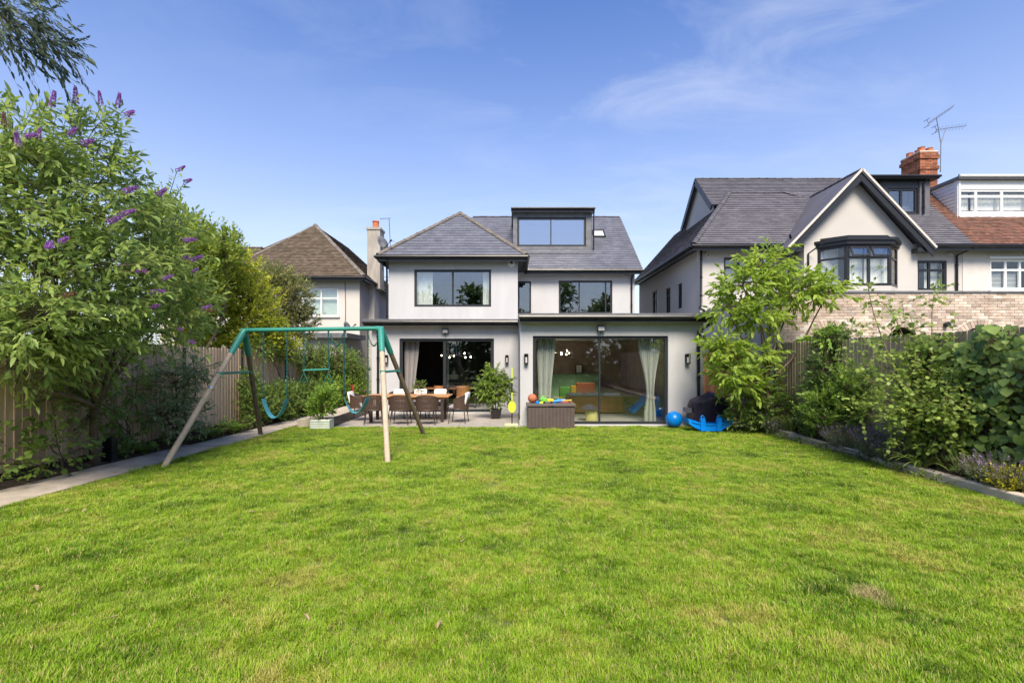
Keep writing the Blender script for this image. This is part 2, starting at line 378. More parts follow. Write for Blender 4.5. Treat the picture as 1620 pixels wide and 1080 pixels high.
def ridge_line(p0, p1, parent, m, step=.36, r=.11, name='ridge_tile', lift=.02):
    """half-round ridge tiles, one object each"""
    key = (m.name, step, r)
    if key not in _rt:
        b = MB(); n = 6
        for y0, y1, rr in ((0, step*.86, r), (step*.80, step*1.02, r*1.1)):
            vs = []; 
            for y in (y0, y1):
                for k in range(n+1):
                    t = math.pi*k/n; vs.append((rr*math.cos(t), y, rr*math.sin(t)*.8-.03))
            b.add(vs, [(k, k+1, n+2+k, n+1+k) for k in range(n)]+[tuple(range(n+1))]+[tuple(range(2*n+1, n, -1))])
        me = bpy.data.meshes.new(name); me.from_pydata(b.V, [], b.F); me.materials.append(m); _rt[key] = me
    p0 = Vector(p0); p1 = Vector(p1); d = (p1-p0); Ln = d.length; d.normalize(); k = max(1, round(Ln/step)); s = Ln/k/step
    x = d.cross(Vector((0, 0, 1))).normalized(); z = x.cross(d)
    rng = random.Random(int(Ln*1000))
    for i in range(k):
        o = bpy.data.objects.new(name, _rt[key]); COL.objects.link(o); o.parent = parent
        q = p0+d*(Ln*i/k)-OFF[parent]+z*(lift+rng.uniform(-.006, .006))
        Mx = Matrix((x, d, z)).transposed().to_4x4(); Mx.translation = q; o.matrix_local = Mx @ Matrix.Diagonal((1, s, 1, 1)) @ Matrix.Rotation(rng.uniform(-.03, .03), 4, 'Z')
def gutter(mb, p, q, r=.055):
    p = Vector(p); q = Vector(q); mb.tube([p, q], r, 8)
def downpipe(name, pts, parent, r=.036, m='gutter'):
    b = MB(); b.tube(pts, r, 8); z0 = min(p[2] for p in pts); z1 = max(p[2] for p in pts)
    P = [Vector(p) for p in pts]
    for a, c in zip(P, P[1:]):
        if abs(a.x-c.x)+abs(a.y-c.y) < .02 and (c-a).length > .8:
            k = int((c-a).length/.9)+1
            for i in range(k): 
                q = a+(c-a)*((i+.5)/k); b.tube([q-Vector((0, 0, .03)), q+Vector((0, 0, .03))], r*1.3, 8)
    return b.build(name, M[m], parent, smooth='auto')
def drape(x0, x1, y, z0, z1, folds, amp, pinch=None, cut=None, thick=.004, ph=0, n=None):
    """hanging curtain: sine folds; pinch=(z, width factor, centre 0..1) gathers it to a tie"""
    n = n or folds*8; rows = 24; b = MB(); vs = []
    for j in range(rows+1):
        v = j/rows; z = z1+(z0-z1)*v; f = 1; c = .5
        if pinch:
            pz, pw, pc = pinch; tv = (z1-pz)/(z1-z0); c = pc
            f = 1-(1-pw)*(math.sin(min(1, v/tv)*math.pi/2)**1.6 if v < tv else 1-.25*min(1, (v-tv)/(1-tv)*1.6))
        for i in range(n+1):
            u = i/n; xx = x0+(x1-x0)*(c+(u-c)*f)
            yy = y+amp*math.sin(u*folds*2*math.pi+ph)*(.6+.4*math.sin(u*17+1))*(.8+.4*v)
            vs.append((xx, yy, z))
    b.add(vs, [(j*(n+1)+i, j*(n+1)+i+1, (j+1)*(n+1)+i+1, (j+1)*(n+1)+i) for j in range(rows) for i in range(n)])
    return b
# ================================================================== setting
def struct(name, mb, m, parent=None, base=None):
    o = mb.build(name, m, parent, base=base)
    if parent is None: o['kind'] = 'structure'
    return o
b = MB(); b.box(-400, 400, -200, 600, -.6, -.08); struct('ground', b, M['ground'])

# lawn base sheet (grass blades grow on it, further down)
mlawn, t, bs = newmat('lawn_turf'); L = t.links.new
g = N(t, 'ShaderNodeNewGeometry'); n1 = N(t, 'ShaderNodeTexNoise'); n1.inputs['Scale'].default_value = .9; n1.inputs['Detail'].default_value = 7; L(g.outputs['Position'], n1.inputs['Vector'])
rp = N(t, 'ShaderNodeValToRGB'); e = rp.color_ramp.elements; e[0].position = .35; e[0].color = (.06, .09, .015, 1); e[1].position = .7; e[1].color = (.13, .13, .04, 1)
L(n1.outputs['Fac'], rp.inputs[0]); L(rp.outputs[0], bs.inputs['Base Color']); bs.inputs['Roughness'].default_value = 1
b = MB(); nx, ny = 26, 36
def lawn_z(x, y): return .012*math.sin(x*.9+y*.4)+.010*math.sin(y*1.1-x*.5+1)-.012
LX0 = lambda y: -6.12+(y-5.75)*.045 if y < 12 else -5.84
LX1 = lambda y: 6.10+max(0, (y-5.8))*.012
vs = []
for j in range(ny+1):
    y = -14+(12.72+14)*j/ny
    for i in range(nx+1):
        x = LX0(y)+(LX1(y)-LX0(y))*i/nx; vs.append((x, y, lawn_z(x, y)))
b.add(vs, [(j*(nx+1)+i, j*(nx+1)+i+1, (j+1)*(nx+1)+i+1, (j+1)*(nx+1)+i) for j in range(ny) for i in range(nx)])
struct('lawn', b, mlawn)
# concrete path along the left fence, cast in bays
path = MB(); path.box(-6.95, -5.7, -14, 24, -.3, -.028); path = struct('path', path, M['soil'])
ys = [-14+1.5*i for i in range(26)]
for a, c in zip(ys, ys[1:]):
    p = MB(); g_ = .008
    xa, xc = LX0(a)-.0, LX0(c)-.0
    wa = .82 if a < 9 else .72
    p.add([(xa-wa, a+g_, -.1), (xa, a+g_, -.1), (xc, c-g_, -.1), (xc-wa, c-g_, -.1), (xa-wa, a+g_, .006), (xa, a+g_, .006), (xc, c-g_, .006), (xc-wa, c-g_, .006)],
          [(0,3,2,1),(4,5,6,7),(0,1,5,4),(1,2,6,5),(2,3,7,6),(3,0,4,7)])
    p.build('slab', M['concrete'], path)
# soil strip under the left fence planting and raised bed on the right
b = MB(); b.box(-7.6, -6.9, -14, 24, -.3, .02); struct('border_soil', b, M['soil'])
b = MB(); b.prism([(6.24, -14), (6.24, 5.5), (6.34, 12.55), (7.3, 12.55), (7.3, -14)], 'z', -.3, .13); struct('raised_bed', b, M['soil'])
# patio of large porcelain pavers
b = MB(); b.box(-4.72, .2, 12.74, 16.09, -.3, -.012); pat = struct('patio', b, M['mortar'])
px_ = [-4.72+.82*i for i in range(7)]; py_ = [12.74+.84*i for i in range(5)]
for i in range(6):
    for j in range(4):
        q = MB(); q.rbox(px_[i]+.004, min(.2, px_[i+1]-.004), py_[j]+.004, min(16.09, py_[j+1]-.004), -.06, .006, .003); q.build('paver', M['paver'], pat)
b = MB(); b.box(.2, 5.16, 12.74, 13.0, -.3, -.006); b.box(5.16, 6.5, 12.74, 22, -.3, -.006); struct('threshold_paving', b, M['paver'])
b = MB(); b.box(-5.66, -4.80, 12.74, 24, -.3, .20); struct('side_path', b, M['concrete'])
# dark timber edging between path and patio
tb = thing('timber_edging', 'black timber edging board dividing the raised side path from the patio', 'edging', (-4.76, 12.74, 0))
for k in range(2):
    b = MB(); b.rbox(-4.80, -4.725, 12.74+k*1.7, 14.43+k*1.7, 0, .235, .006); b.build('plank', M['black'], tb)

# ================================================================== the main house
H = thing('rendered_house', 'white rendered detached house with grey slate hip roof and flat-roofed glazed rear extension', 'house', (0, 21, 0))
# walls
b = MB()
wall_y(b, 16.1, -4.67, .215, 0, 2.92, [(-3.75, -.60, .03, 2.48)], .3)
b.box(-4.668, -4.37, 16.41, 21, 0, 2.92)
b.build('wall', M['white'], H)
b = MB(); wall_y(b, 13.0, .22, 5.15, 0, 2.80, [(.56, 4.20, .03, 2.41)], .3)
b.box(.222, .50, 13.31, 16.4, 0, 2.80); b.box(4.87, 5.148, 13.31, 21, 0, 2.80)
b.build('wall', M['white'], H)
b = MB(); wall_y(b, 18.3, -4.67, .22, 2.98, 5.60, [(-3.70, -.79, 3.78, 5.19)], .3)
b.box(-.08, .218, 18.61, 21, 2.98, 5.6); b.box(-4.668, -4.37, 18.61, 29, 0, 5.6)
b.build('wall', M['white'], H)
b = MB(); wall_y(b, 21.0, .22, 5.33, 2.9, 5.60, [(.255, .83, 3.78, 5.19), (2.03, 4.36, 3.78, 5.22)], .3)
b.box(5.03, 5.328, 21.31, 29, 0, 5.6)
b.add([(5.328, 20.7, 5.6), (5.328, 29, 5.6), (5.328, 24.8, 9.0), (5.03, 20.7, 5.6), (5.03, 29, 5.6), (5.03, 24.8, 9.0)], [(0, 1, 2), (3, 5, 4), (0, 2, 5, 3), (1, 4, 5, 2)])
b.box(-4.36, 5.02, 28.7, 29, 0, 5.6)
b.build('wall', M['white'], H)
# plinth band
for a_, c_, y_ in ((-4.69, -3.76, 16.1), (-.59, .214, 16.1), (.20, .55, 13.0), (4.21, 5.17, 13.0)):
    b = MB(); b.box(a_, c_, y_-.025, y_, 0, .165); b.build('plinth', M['white'], H)
# flat roofs with fascia, soffit and gutter
def ringbox(r, x0, x1, y0, y1, z0, z1, h):
    if not h: return r.box(x0, x1, y0, y1, z0, z1)
    r.box(x0, x1, y0, h[2], z0, z1); r.box(x0, x1, h[3], y1, z0, z1); r.box(x0, h[0], h[2], h[3], z0, z1); r.box(h[1], x1, h[2], h[3], z0, z1)
def flatroof(x0, x1, y0, y1, zb, zt, name, hole=None):
    r = MB(); ringbox(r, x0, x1, y0+.02, y1, zb+.03, zt-.05, hole); ringbox(r, x0-.02, x1+.02, y0, y1, zt-.05, zt, hole); r = r.build(name, M['lead'], H)
    f = MB(); f.box(x0+.003, x1-.003, y0-.005, y0+.02, zb, zt-.055); f.build('fascia', M['black'], r)
    g_ = MB(); gutter(g_, (x0-.01, y0-.06, zt-.10), (x1+.01, y0-.06, zt-.10), .058); g_.build('gutter', M['gutter'], r, smooth='auto')
    s = MB(); s.box(x0+.01, x1-.01, y0+.022, y0+.32, zb+.005, zb+.028); s.build('soffit', M['white'], r)
    return r
flatroof(-4.85, .19, 15.78, 18.29, 2.88, 3.10, 'flat_roof')
fr2 = flatroof(.20, 5.28, 12.70, 20.99, 2.76, 2.99, 'flat_roof', (1.65, 3.25, 15.3, 17.9))
# rooflight upstand on the extension roof
rl = MB(); ringbox(rl, 1.55, 3.35, 15.2, 18.0, 2.991, 3.16, (1.65, 3.25, 15.3, 17.9)); rl = rl.build('rooflight', M['lead'], fr2)
b = MB(); b.box(1.57, 3.33, 15.22, 17.98, 3.161, 3.175); b.build('pane', M['glassW'], rl)
# floors, ceilings, party walls inside
b = MB(); b.box(-4.36, .3, 16.41, 22.5, -.2, .02); b.box(.5, 4.86, 13.02, 22, -.2, .021); b.build('floor', M['stone'], H)
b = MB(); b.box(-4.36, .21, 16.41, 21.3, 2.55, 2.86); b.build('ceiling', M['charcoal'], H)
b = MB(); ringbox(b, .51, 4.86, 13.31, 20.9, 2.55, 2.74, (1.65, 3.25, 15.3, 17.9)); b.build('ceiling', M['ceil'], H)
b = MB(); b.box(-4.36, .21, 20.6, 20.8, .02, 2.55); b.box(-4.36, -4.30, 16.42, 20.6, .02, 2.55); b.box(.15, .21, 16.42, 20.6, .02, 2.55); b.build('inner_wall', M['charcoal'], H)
b = MB(); b.box(.51, 4.86, 20.2, 20.4, .02, 2.55); b.box(4.80, 4.86, 13.4, 20.2, .02, 2.55); b.box(.51, .57, 13.4, 20.2, .02, 2.55); b.build('inner_wall', M['roomwall'], H)
b = MB(); b.box(-4.36, 5.02, 24.4, 24.6, 3.2, 5.6); b.box(-.3, -.1, 21, 24.4, 3.2, 5.6); b.box(-4.36, .2, 18.62, 24.4, 3.12, 3.2); b.box(.23, 5.02, 21.32, 24.4, 3.12, 3.2)
b.box(-4.36, -.09, 18.62, 24.4, 5.45, 5.55); b.box(-.08, 5.02, 21.32, 24.4, 5.45, 5.55); b.build('inner_wall', M['roomdark'], H)
# windows and doors
make_window(H, -3.70, -.79, 3.78, 5.19, 18.34, (.5,), fr=.085, mull=.07)
make_window(H, .255, .83, 3.78, 5.19, 21.05, (), fr=.07)
make_window(H, 2.03, 4.36, 3.78, 5.22, 21.05, (.385, .88), fr=.075)
make_window(H, .56, 4.20, .03, 2.41, 13.06, (.496,), fr=.075, mull=.045, gm='glass', name='sliding_door')
ld = make_window(H, -3.75, -.60, .03, 2.48, 16.17, (.475,), fr=.09, mull=.10, gm='glass', name='sliding_door', skip=(0,))
for a_, c_ in ((-2.19, -2.12), (-.72, -.69)):
    b = MB(); b.box(a_, c_, 16.245, 16.285, .12, 2.39); b.build('sash_stile', M['anth'], H)
# ---- roofs
EZ = 5.66; A = (-4.98, 17.9, EZ); B = (.53, 17.9, EZ); AP = (-2.22, 20.7, 8.04)
rf = MB(); rf.slab([(-4.98, 17.9, EZ-.03), (.53, 17.9, EZ-.03), (.53, 20.6, EZ-.03), (5.52, 20.6, EZ-.03), (5.52, 21.0, EZ-.03), (.53, 21.2, EZ-.03), (-4.98, 21.2, EZ-.03)][::1], .06)
roof = rf.build('roof', M['black'], H)          # soffit boards carry the slopes
tile_slope('slate_slope', [A, B, AP], M['slate'], roof, seed=2)
tile_slope('slate_slope', [(-4.98, 25, EZ), A, AP, (-2.22, 25, 8.04)], M['slate'], roof, seed=3)
tile_slope('slate_slope', [B, (.53, 20.6, EZ), (-2.22, 23.55, 8.04), AP], M['slate'], roof, seed=4)
tile_slope('slate_slope', [(-4.98, 20.6, EZ), (5.52, 20.6, EZ), (5.52, 24.8, 9.10), (-2.0, 24.8, 9.10)], M['slate'], roof, seed=5)
tile_slope('slate_slope', [(-4.98, 29, EZ), (-4.98, 20.6, EZ), (-2.0, 24.8, 9.10)], M['slate'], roof, seed=6)
b = MB(); b.slab([(5.52, 29, EZ), (-4.98, 29, EZ), (-2.0, 24.8, 9.08), (5.52, 24.8, 9.08)], .08); b.build('rear_slope', M['slate'], roof)
ridge_line(A, AP, roof, M['ridge']); ridge_line(B, AP, roof, M['ridge']); ridge_line(AP, (-2.22, 23.6, 8.04), roof, M['ridge'])
ridge_line((-2.0, 24.8, 9.10), (5.5, 24.8, 9.10), roof, M['ridgeB'], r=.07)
b = MB(); b.beam((5.53, 20.58, EZ-.05), (5.53, 24.8, 9.03), .05, .13); b.build('verge_board', M['lead'], roof)
b = MB()
b.box(-4.97, .52, 17.89, 17.915, EZ-.24, EZ-.04); b.box(-4.99, -4.965, 17.92, 29, EZ-.24, EZ-.04); b.box(.515, .54, 17.92, 20.58, EZ-.24, EZ-.04); b.box(.545, 5.52, 20.59, 20.615, EZ-.24, EZ-.04)
b.build('fascia', M['black'], roof)
b = MB(); gutter(b, (-5.05, 17.84, EZ-.08), (.59, 17.84, EZ-.08), .06); gutter(b, (.60, 17.84, EZ-.08), (.60, 20.54, EZ-.08), .06); gutter(b, (.6, 20.54, EZ-.08), (5.56, 20.54, EZ-.08), .06); gutter(b, (-5.05, 17.84, EZ-.08), (-5.05, 28, EZ-.08), .06)
b.build('gutter', M['gutter'], roof, smooth='auto')
# dormer
dz0, dz1 = 6.62, 8.62
b = MB(); wall_y(b, 21.95, .05, 3.62, dz0, dz1-.2, [(.24, 3.36, 6.92, 8.24)], .12)
b.box(.05, .17, 22.08, 24.6, 6.7, dz1-.2); b.box(3.50, 3.62, 22.08, 24.6, 6.7, dz1-.2); b.box(.18, 3.49, 24.0, 24.1, 6.7, dz1-.2)
dm = b.build('dormer', M['lead'], H)
b = MB(); b.box(-.02, 3.69, 21.72, 24.9, dz1-.195, dz1-.02); b.build('dormer_roof', M['lead'], dm)
b = MB(); b.box(-.04, 3.71, 21.695, 21.715, dz1-.2, dz1-.06); gutter(b, (-.05, 21.64, dz1-.06), (3.73, 21.64, dz1-.06), .05); b.build('dormer_fascia', M['black'], dm)
b = MB(); b.box(.0, 3.69, 21.60, 21.945, 6.52, 6.60); b.build('lead_apron', M['lead'], dm)
make_window(dm, .26, 3.34, 6.94, 8.22, 21.99, (.49,), fr=.07, mull=.05, gm='glassS')
downpipe('downpipe', [(3.68, 21.64, 8.5), (3.68, 21.75, 8.3), (3.68, 21.80, 6.75)], dm, .03)
# roof window
sx, sy = 4.15, 23.2; sl_ = (9.10-EZ)/(24.8-20.6); zz = lambda y: EZ+sl_*(y-20.6)
n_ = Vector((0, -sl_, 1)).normalized()
b = MB()
for u0, u1, v0, v1 in ((-.3, .3, -.36, -.29), (-.3, .3, .29, .36), (-.3, -.235, -.29, .29), (.235, .3, -.29, .29)):
    c = [Vector((sx+u, sy+v*.77, zz(sy+v*.77)))+n_*.075 for u, v in ((u0, v0), (u1, v0), (u1, v1), (u0, v1))]; b.slab(c, .08)
rw = b.build('roof_window', M['anth'], roof)
b = MB(); b.slab([Vector((sx+u, sy+v*.77, zz(sy+v*.77)))+n_*.055 for u, v in ((-.24, -.30), (.24, -.30), (.24, .30), (-.24, .30))], .02); b.build('pane', M['lampglass'], rw)
# pipes
downpipe('downpipe', [(-4.60, 17.86, 5.5), (-4.72, 18.22, 5.2), (-4.72, 18.25, 5.1), (-4.72, 18.25, 3.1)], H)
downpipe('downpipe', [(-4.45, 16.05, 2.9), (-4.45, 16.05, .05)], H, .04)
downpipe('downpipe', [(5.15, 20.55, 5.55), (5.18, 20.94, 5.25), (5.18, 20.94, 3.0)], H)
downpipe('downpipe', [(5.26, 12.66, 2.85), (5.22, 12.68, 2.72), (4.99, 12.93, 2.52), (4.99, 12.93, .05)], H, .042)
# small lights, alarm, cameras, sockets fixed to the wall
def sconce(x, y, label):
    t_ = thing('wall_lantern', label, 'wall light', (x, y, 1.66), group='black wall lanterns beside the garden doors')
    q = MB(); q.box(x-.03, x+.03, y-.02, y, 1.72, 1.9); q.box(x-.055, x+.055, y-.13, y-.02, 1.90, 1.93); q.box(x-.055, x+.055, y-.13, y-.02, 1.66, 1.69)
    for i in (-1, 1):
        for j in (-.123, -.027): q.box(x+i*.048-.007, x+i*.048+.007, y+j-.007, y+j+.007, 1.69, 1.90)
    q.build('frame', M['black'], t_)
    q = MB(); q.tube([(x, y-.075, 1.69), (x, y-.075, 1.84)], .026, 10); q.build('lamp_tube', M['lampglass'], t_)
sconce(-4.17, 16.1, 'black wall lantern half hidden behind the swing frame, left of the open sliding door')
sconce(-.17, 16.1, 'black wall lantern on the recessed wall above the potted fig')
sconce(.38, 13.0, 'black wall lantern on the extension between the lime ball-game pole and the glass door')
sconce(4.70, 13.0, 'black wall lantern right of the extension glass door, near the black downpipe')
def flood(x, y, z, label):
    t_ = thing('floodlight', label, 'floodlight', (x, y, z-.1), group='small black floodlights over the doors')
    q = MB(); q.box(x-.1, x+.1, y-.13, y-.05, z-.05, z+.09); q.box(x-.03, x+.03, y-.05, y, z-.02, z+.04); q.box(x-.11, x+.11, y-.16, y-.05, z+.092, z+.105); q.build('housing', M['black'], t_)
    q = MB(); q.box(x-.082, x+.082, y-.138, y-.131, z-.035, z+.078); q.build('lens', M['lampglass'], t_)
    q = MB(); q.sphere((x, y-.09, z-.08), .03, 10, 6); q.build('sensor', M['black'], t_)
flood(-2.21, 16.1, 2.70, 'black floodlight above the open dining-room sliding door')
flood(2.38, 13.0, 2.58, 'black floodlight above the extension glass door')
al = thing('alarm_box', 'white hexagonal burglar alarm box under the left eave corner', 'alarm', (-.02, 18.3, 5.3))
q = MB(); q.lathe([(.14, -.07), (.155, -.02), (.155, .0)], n=6); q.M = Matrix.Translation((-.02, 18.30, 5.43)) @ Matrix.Rotation(R(-90), 4, 'X') @ Matrix.Rotation(R(30), 4, 'Z'); q.build('case', M['upvc'], al)
q = MB(); q.lathe([(.05, 0), (.06, .02), (.05, .03)], n=6); q.M = Matrix.Translation((-.02, 18.205, 5.43)) @ Matrix.Rotation(R(90), 4, 'X'); q.build('strobe', M['alum'], al)
def cctv(p, label):
    p = Vector(p); t_ = thing('security_camera', label, 'camera', p)
    q = MB(); q.tube([p, p+Vector((0, -.07, -.01))], .045, 10); q.build('mount', M['upvc'], t_)
    q = MB(); q.tube([p+Vector((0, -.07, -.03)), p+Vector((-.03, -.24, -.09))], .045, 10); q.build('body', M['upvc'], t_)
    q = MB(); q.tube([p+Vector((-.03, -.24, -.09)), p+Vector((-.032, -.25, -.093))], .035, 10); q.build('lens', M['black'], t_)
cctv((4.9, 21.0, 5.5), 'white security camera under the main roof eave at the right end')
cctv((5.10, 13.0, 2.48), 'white security camera beside the extension downpipe at the roof corner')
ob = thing('outdoor_socket', 'grey outdoor socket box low on the wall behind the potted fig', 'socket', (-.09, 16.1, .35))
q = MB(); q.rbox(-.17, .0, 16.0, 16.1, .36, .56, .015); q.build('case', M['lead'], ob)
q = MB(); q.rbox(-.15, -.02, 15.985, 15.999, .38, .5, .005); q.build('lid', M['anth'], ob)

# ================================================================== left neighbour
NB = thing('neighbour_house', 'ivory rendered house with brown tiled hip roof behind the yellow-green shrubs', 'house', (-10.5, 25, 0))
b = MB(); wall_y(b, 21.9, -16, -6.9, 0, 5.5, [(-10.2, -7.87, 3.72, 5.05)], .25); b.box(-7.15, -6.902, 22.16, 30, 0, 5.5); b.box(-6.9, -6.62, 23.25, 24.1, 0, 5.4); b.build('wall', M['creamL'], NB)
b = MB(); b.box(-15, -7.2, 24.2, 24.3, 0, 5.5); b.build('inner_wall', M['roomdark'], NB)
make_window(NB, -10.2, -7.87, 3.76, 5.03, 21.93, (.31, .335+.33), (.64,), fr=.06, mull=.06, fm='upvc', gm='glassU')
b = MB(); b.box(-10.28, -7.79, 21.82, 21.95, 3.69, 3.75); b.build('sill', M['creamL'], NB)
b = MB(); b.box(-9.9, -7.95, 22.1, 22.12, 3.8, 5.0); b.build('blind', M['potW'], NB)
e5 = 5.5; CA = (-6.58, 21.5, e5); AX = (-10.22, 25.14, 8.77)
b = MB(); b.slab([(-16, 21.5, e5-.03), CA[:2]+(e5-.03,), (-6.58, 30, e5-.03), (-7, 30, e5-.03), (-7, 22, e5-.03), (-16, 22, e5-.03)], .05); nr = b.build('roof', M['black'], NB)
tile_slope('tile_slope', [(-12.2-1.2, 21.5, e5), CA, AX], M['browntile'], nr, gauge=.14, tw=.2, th=.02, seed=11, jit=.006, dirt=.08)
tile_slope('tile_slope', [(-18, 21.5, e5), (-10.8, 21.5, e5), (-12.15, 23.4, 7.2), (-18, 23.4, 7.2)], M['browntile'], nr, gauge=.14, tw=.2, th=.02, seed=12, jit=.006, dirt=.08)
tile_slope('tile_slope', [CA, (-6.58, 30, e5), (-10.22, 30, 8.77), AX], M['browntile'], nr, gauge=.14, tw=.2, th=.02, seed=13, jit=.006, dirt=.08)
b = MB(); b.slab([(-10.22, 30, 8.77), (-14, 30, e5), (-14, 21.6, e5), AX], .06); b.slab([(-18, 23.4, 7.2), (-12.0, 23.4, 7.2), (-12.0, 25.4, 5.6), (-18, 25.4, 5.6)], .05); b.build('rear_slope', M['browntile'], nr)
ridge_line(CA, AX, nr, M['ridge']); ridge_line((-13.35, 21.53, e5), AX, nr, M['ridge'], r=.08); ridge_line((-16, 23.4, 7.2), (-12.1, 23.4, 7.2), nr, M['ridge'], r=.08)
b = MB(); b.box(-16, -6.57, 21.47, 21.495, e5-.2, e5-.04); b.box(-6.575, -6.55, 21.5, 30, e5-.2, e5-.04); gutter(b, (-16, 21.43, e5-.07), (-6.5, 21.43, e5-.07)); gutter(b, (-6.51, 21.43, e5-.07), (-6.51, 30, e5-.07)); b.build('gutter', M['gutter'], nr)
ch = MB(); ch.box(-6.98, -6.36, 23.3, 24.05, 5.2, 8.05); ch.box(-7.02, -6.32, 23.26, 24.09, 8.05, 8.16); ch = ch.build('chimney', M['stackgrey'], NB)
b = MB(); b.lathe([(.15, 0), (.17, .05), (.155, .1), (.145, .33), (.165, .34), (.165, .40), (.12, .40), (.12, .2)], (-6.66, 23.65, 8.15), 16); b.build('chimney_pot', M['terracotta'], ch, smooth='auto')
b = MB(); b.tube([(-7.55, 21.86, 5.3), (-7.53, 21.87, 4.2), (-7.54, 21.86, 2.9)], .012, 5); b.build('cable', M['gutter'], NB)
lt = MB(); lt.box(-8.6, -6.62, 19.4, 21.88, 2.66, 2.86); lt = lt.build('flat_roof', M['lead'], NB)
b = MB(); b.box(-8.55, -6.9, 19.7, 21.88, 0, 2.655); b.build('lean_to', M['creamL'], NB)
def dish(c, yaw, r, label, grp, pole):
    c = Vector(c); t_ = thing('satellite_dish', label, 'satellite dish', c+Vector(pole))
    Mx = Matrix.Translation(c) @ Matrix.Rotation(R(yaw), 4, 'Z') @ Matrix.Rotation(R(70), 4, 'X')
    q = MB(Mx); q.lathe([(.01, 0), (r*.5, .02), (r, .085), (r, .075), (r*.5, .005), (.01, -.01)], n=20); q.build('reflector', M['lead'], t_, smooth=True)
    q = MB(Mx); q.tube([(0, -r*.9, .05), (0, -r*.5, .45)], .012, 6); q.tube([(0, -r*.5, .42), (0, -r*.45, .52)], .03, 8); q.build('feed_arm', M['gutter'], t_)
    q = MB(); q.tube([c+Vector(pole), c+Vector((pole[0]*.2, pole[1]*.2, pole[2])), c+Vector((0, .03, -.02))], .018, 6); q.build('bracket', M['lead'], t_)
dish((-4.92, 18.2, 6.15), 60, .27, 'grey satellite dish bracketed beside the white house eave, left corner', None, (.26, .2, -1.25))
dish((-6.95, 20.2, 3.15), 70, .2, 'small grey dish on the neighbour lean-to roof behind the swing bar', None, (0, .05, -.29))
ae = thing('television_aerial', 'thin aerial mast between the rendered chimney and the slate roof', 'aerial', (-4.75, 19.2, 5.5))
q = MB(); q.tube([(-4.8, 19.2, 5.55), (-4.88, 19.2, 7.4)], .014, 6); q.build('mast', M['alum'], ae)
q = MB(); q.tube([(-5.25, 19.2, 7.36), (-4.82, 19.2, 7.40)], .009, 5)
for k in range(5): q.tube([(-5.2+.08*k, 19.1, 7.37), (-5.2+.08*k, 19.3, 7.37)], .006, 4)
q.tube([(-4.84, 19.2, 6.5), (-4.64, 19.2, 6.46)], .008, 5); q.build('element', M['alum'], ae)

# ================================================================== right neighbour
RH = thing('gabled_house', 'cream rendered house with black bargeboard gable, bay window and dark slate roof', 'house', (12, 18.26, 0))
b = MB(); wall_y(b, 18.26, 7.1, 17.0, 0, 6.0, [(8.0, 9.76, 4.66, 5.64), (15.32, 16.42, 4.40, 5.52)], .25)
wins = [(20.2, 20.75, 3.95, 5.0), (23.6, 24.5, 3.9, 5.2), (21.7, 22.4, 3.9, 5.05)]
ysx = sorted({18.52, 27, *[v for w_ in wins for v in w_[:2]]}); zsx = sorted({0, 6.0, *[v for w_ in wins for v in w_[2:]]})
for a, c in zip(ysx, ysx[1:]):
    for d, e in zip(zsx, zsx[1:]):
        if any(w_[0] <= a and c <= w_[1] and w_[2] <= d and e <= w_[3] for w_ in wins): continue
        b.quad((7.102, a, d), (7.102, a, e), (7.102, c, e), (7.102, c, d))
for a, c, d, e in wins:
    b.quad((7.102, a, d), (7.3, a, d), (7.3, a, e), (7.102, a, e)); b.quad((7.102, c, d), (7.102, c, e), (7.3, c, e), (7.3, c, d)); b.quad((7.102, a, d), (7.102, c, d), (7.3, c, d), (7.3, a, d)); b.quad((7.102, a, e), (7.3, a, e), (7.3, c, e), (7.102, c, e))
b.build('wall', M['cream'], RH)
b = MB(); b.box(7.5, 17, 20.9, 21, 0, 6); b.build('inner_wall', M['roomdark'], RH)
for a, c, d, e in wins:
    Mx = Matrix.Translation((7.16, a, 0)) @ Matrix.Rotation(R(90), 4, 'Z')
    make_window(RH, 0, c-a, d, e, -.07, (.5,) if c-a > .6 else (), (.7,), fr=.05, mull=.04, fm='black', gm='glassW', Mx=Mx)
make_window(RH, 8.0, 9.76, 4.66, 5.64, 18.30, (.33, .66), (.62,), fr=.08, mull=.08, fm='black', gm='glassW')
make_window(RH, 15.32, 16.42, 4.40, 5.52, 18.30, (.43,), (.68,), fr=.08, mull=.09, fm='black', gm='glassW')
# gable bay
b = MB(); wall_y(b, 17.5, 10.57, 14.66, 0, 5.95, [(11.2, 13.85, 4.40, 5.93)], .2); b.box(10.572, 10.8, 17.71, 18.25, 0, 5.95); b.box(14.44, 14.658, 17.71, 18.25, 0, 5.95)
gx, gz = 12.39, 8.48
b.add([(10.30, 17.5, 5.955), (14.50, 17.5, 5.955), (gx, 17.5, 8.33), (10.30, 17.7, 5.955), (14.50, 17.7, 5.955), (gx, 17.7, 8.33)], [(0, 1, 2), (5, 4, 3)])
b.build('wall', M['cream'], RH)
sg = (gz-5.92)/(gx-9.96)
b = MB()
for s in (-1, 1):
    b.slab([(gx+s*2.55, 17.14, gz-2.55*sg-.02), (gx, 17.14, gz-.02), (gx, 17.14, gz-.36), (gx+s*2.55, 17.14, gz-2.55*sg-.36)], .04 if s > 0 else -.04)
b.box(gx+2.05, gx+2.56, 17.2, 17.48, 5.62, 5.76); b.box(gx-2.56, gx-2.05, 17.2, 18.0, 5.62, 5.76); b.build('bargeboard', M['black'], RH)
b = MB()
for s in (-1, 1):
    b.beam((gx+s*2.62, 17.10, gz-2.62*sg+.02), (gx, 17.10, gz+.03), .06, .07)
b.build('verge', M['mortar'], RH)
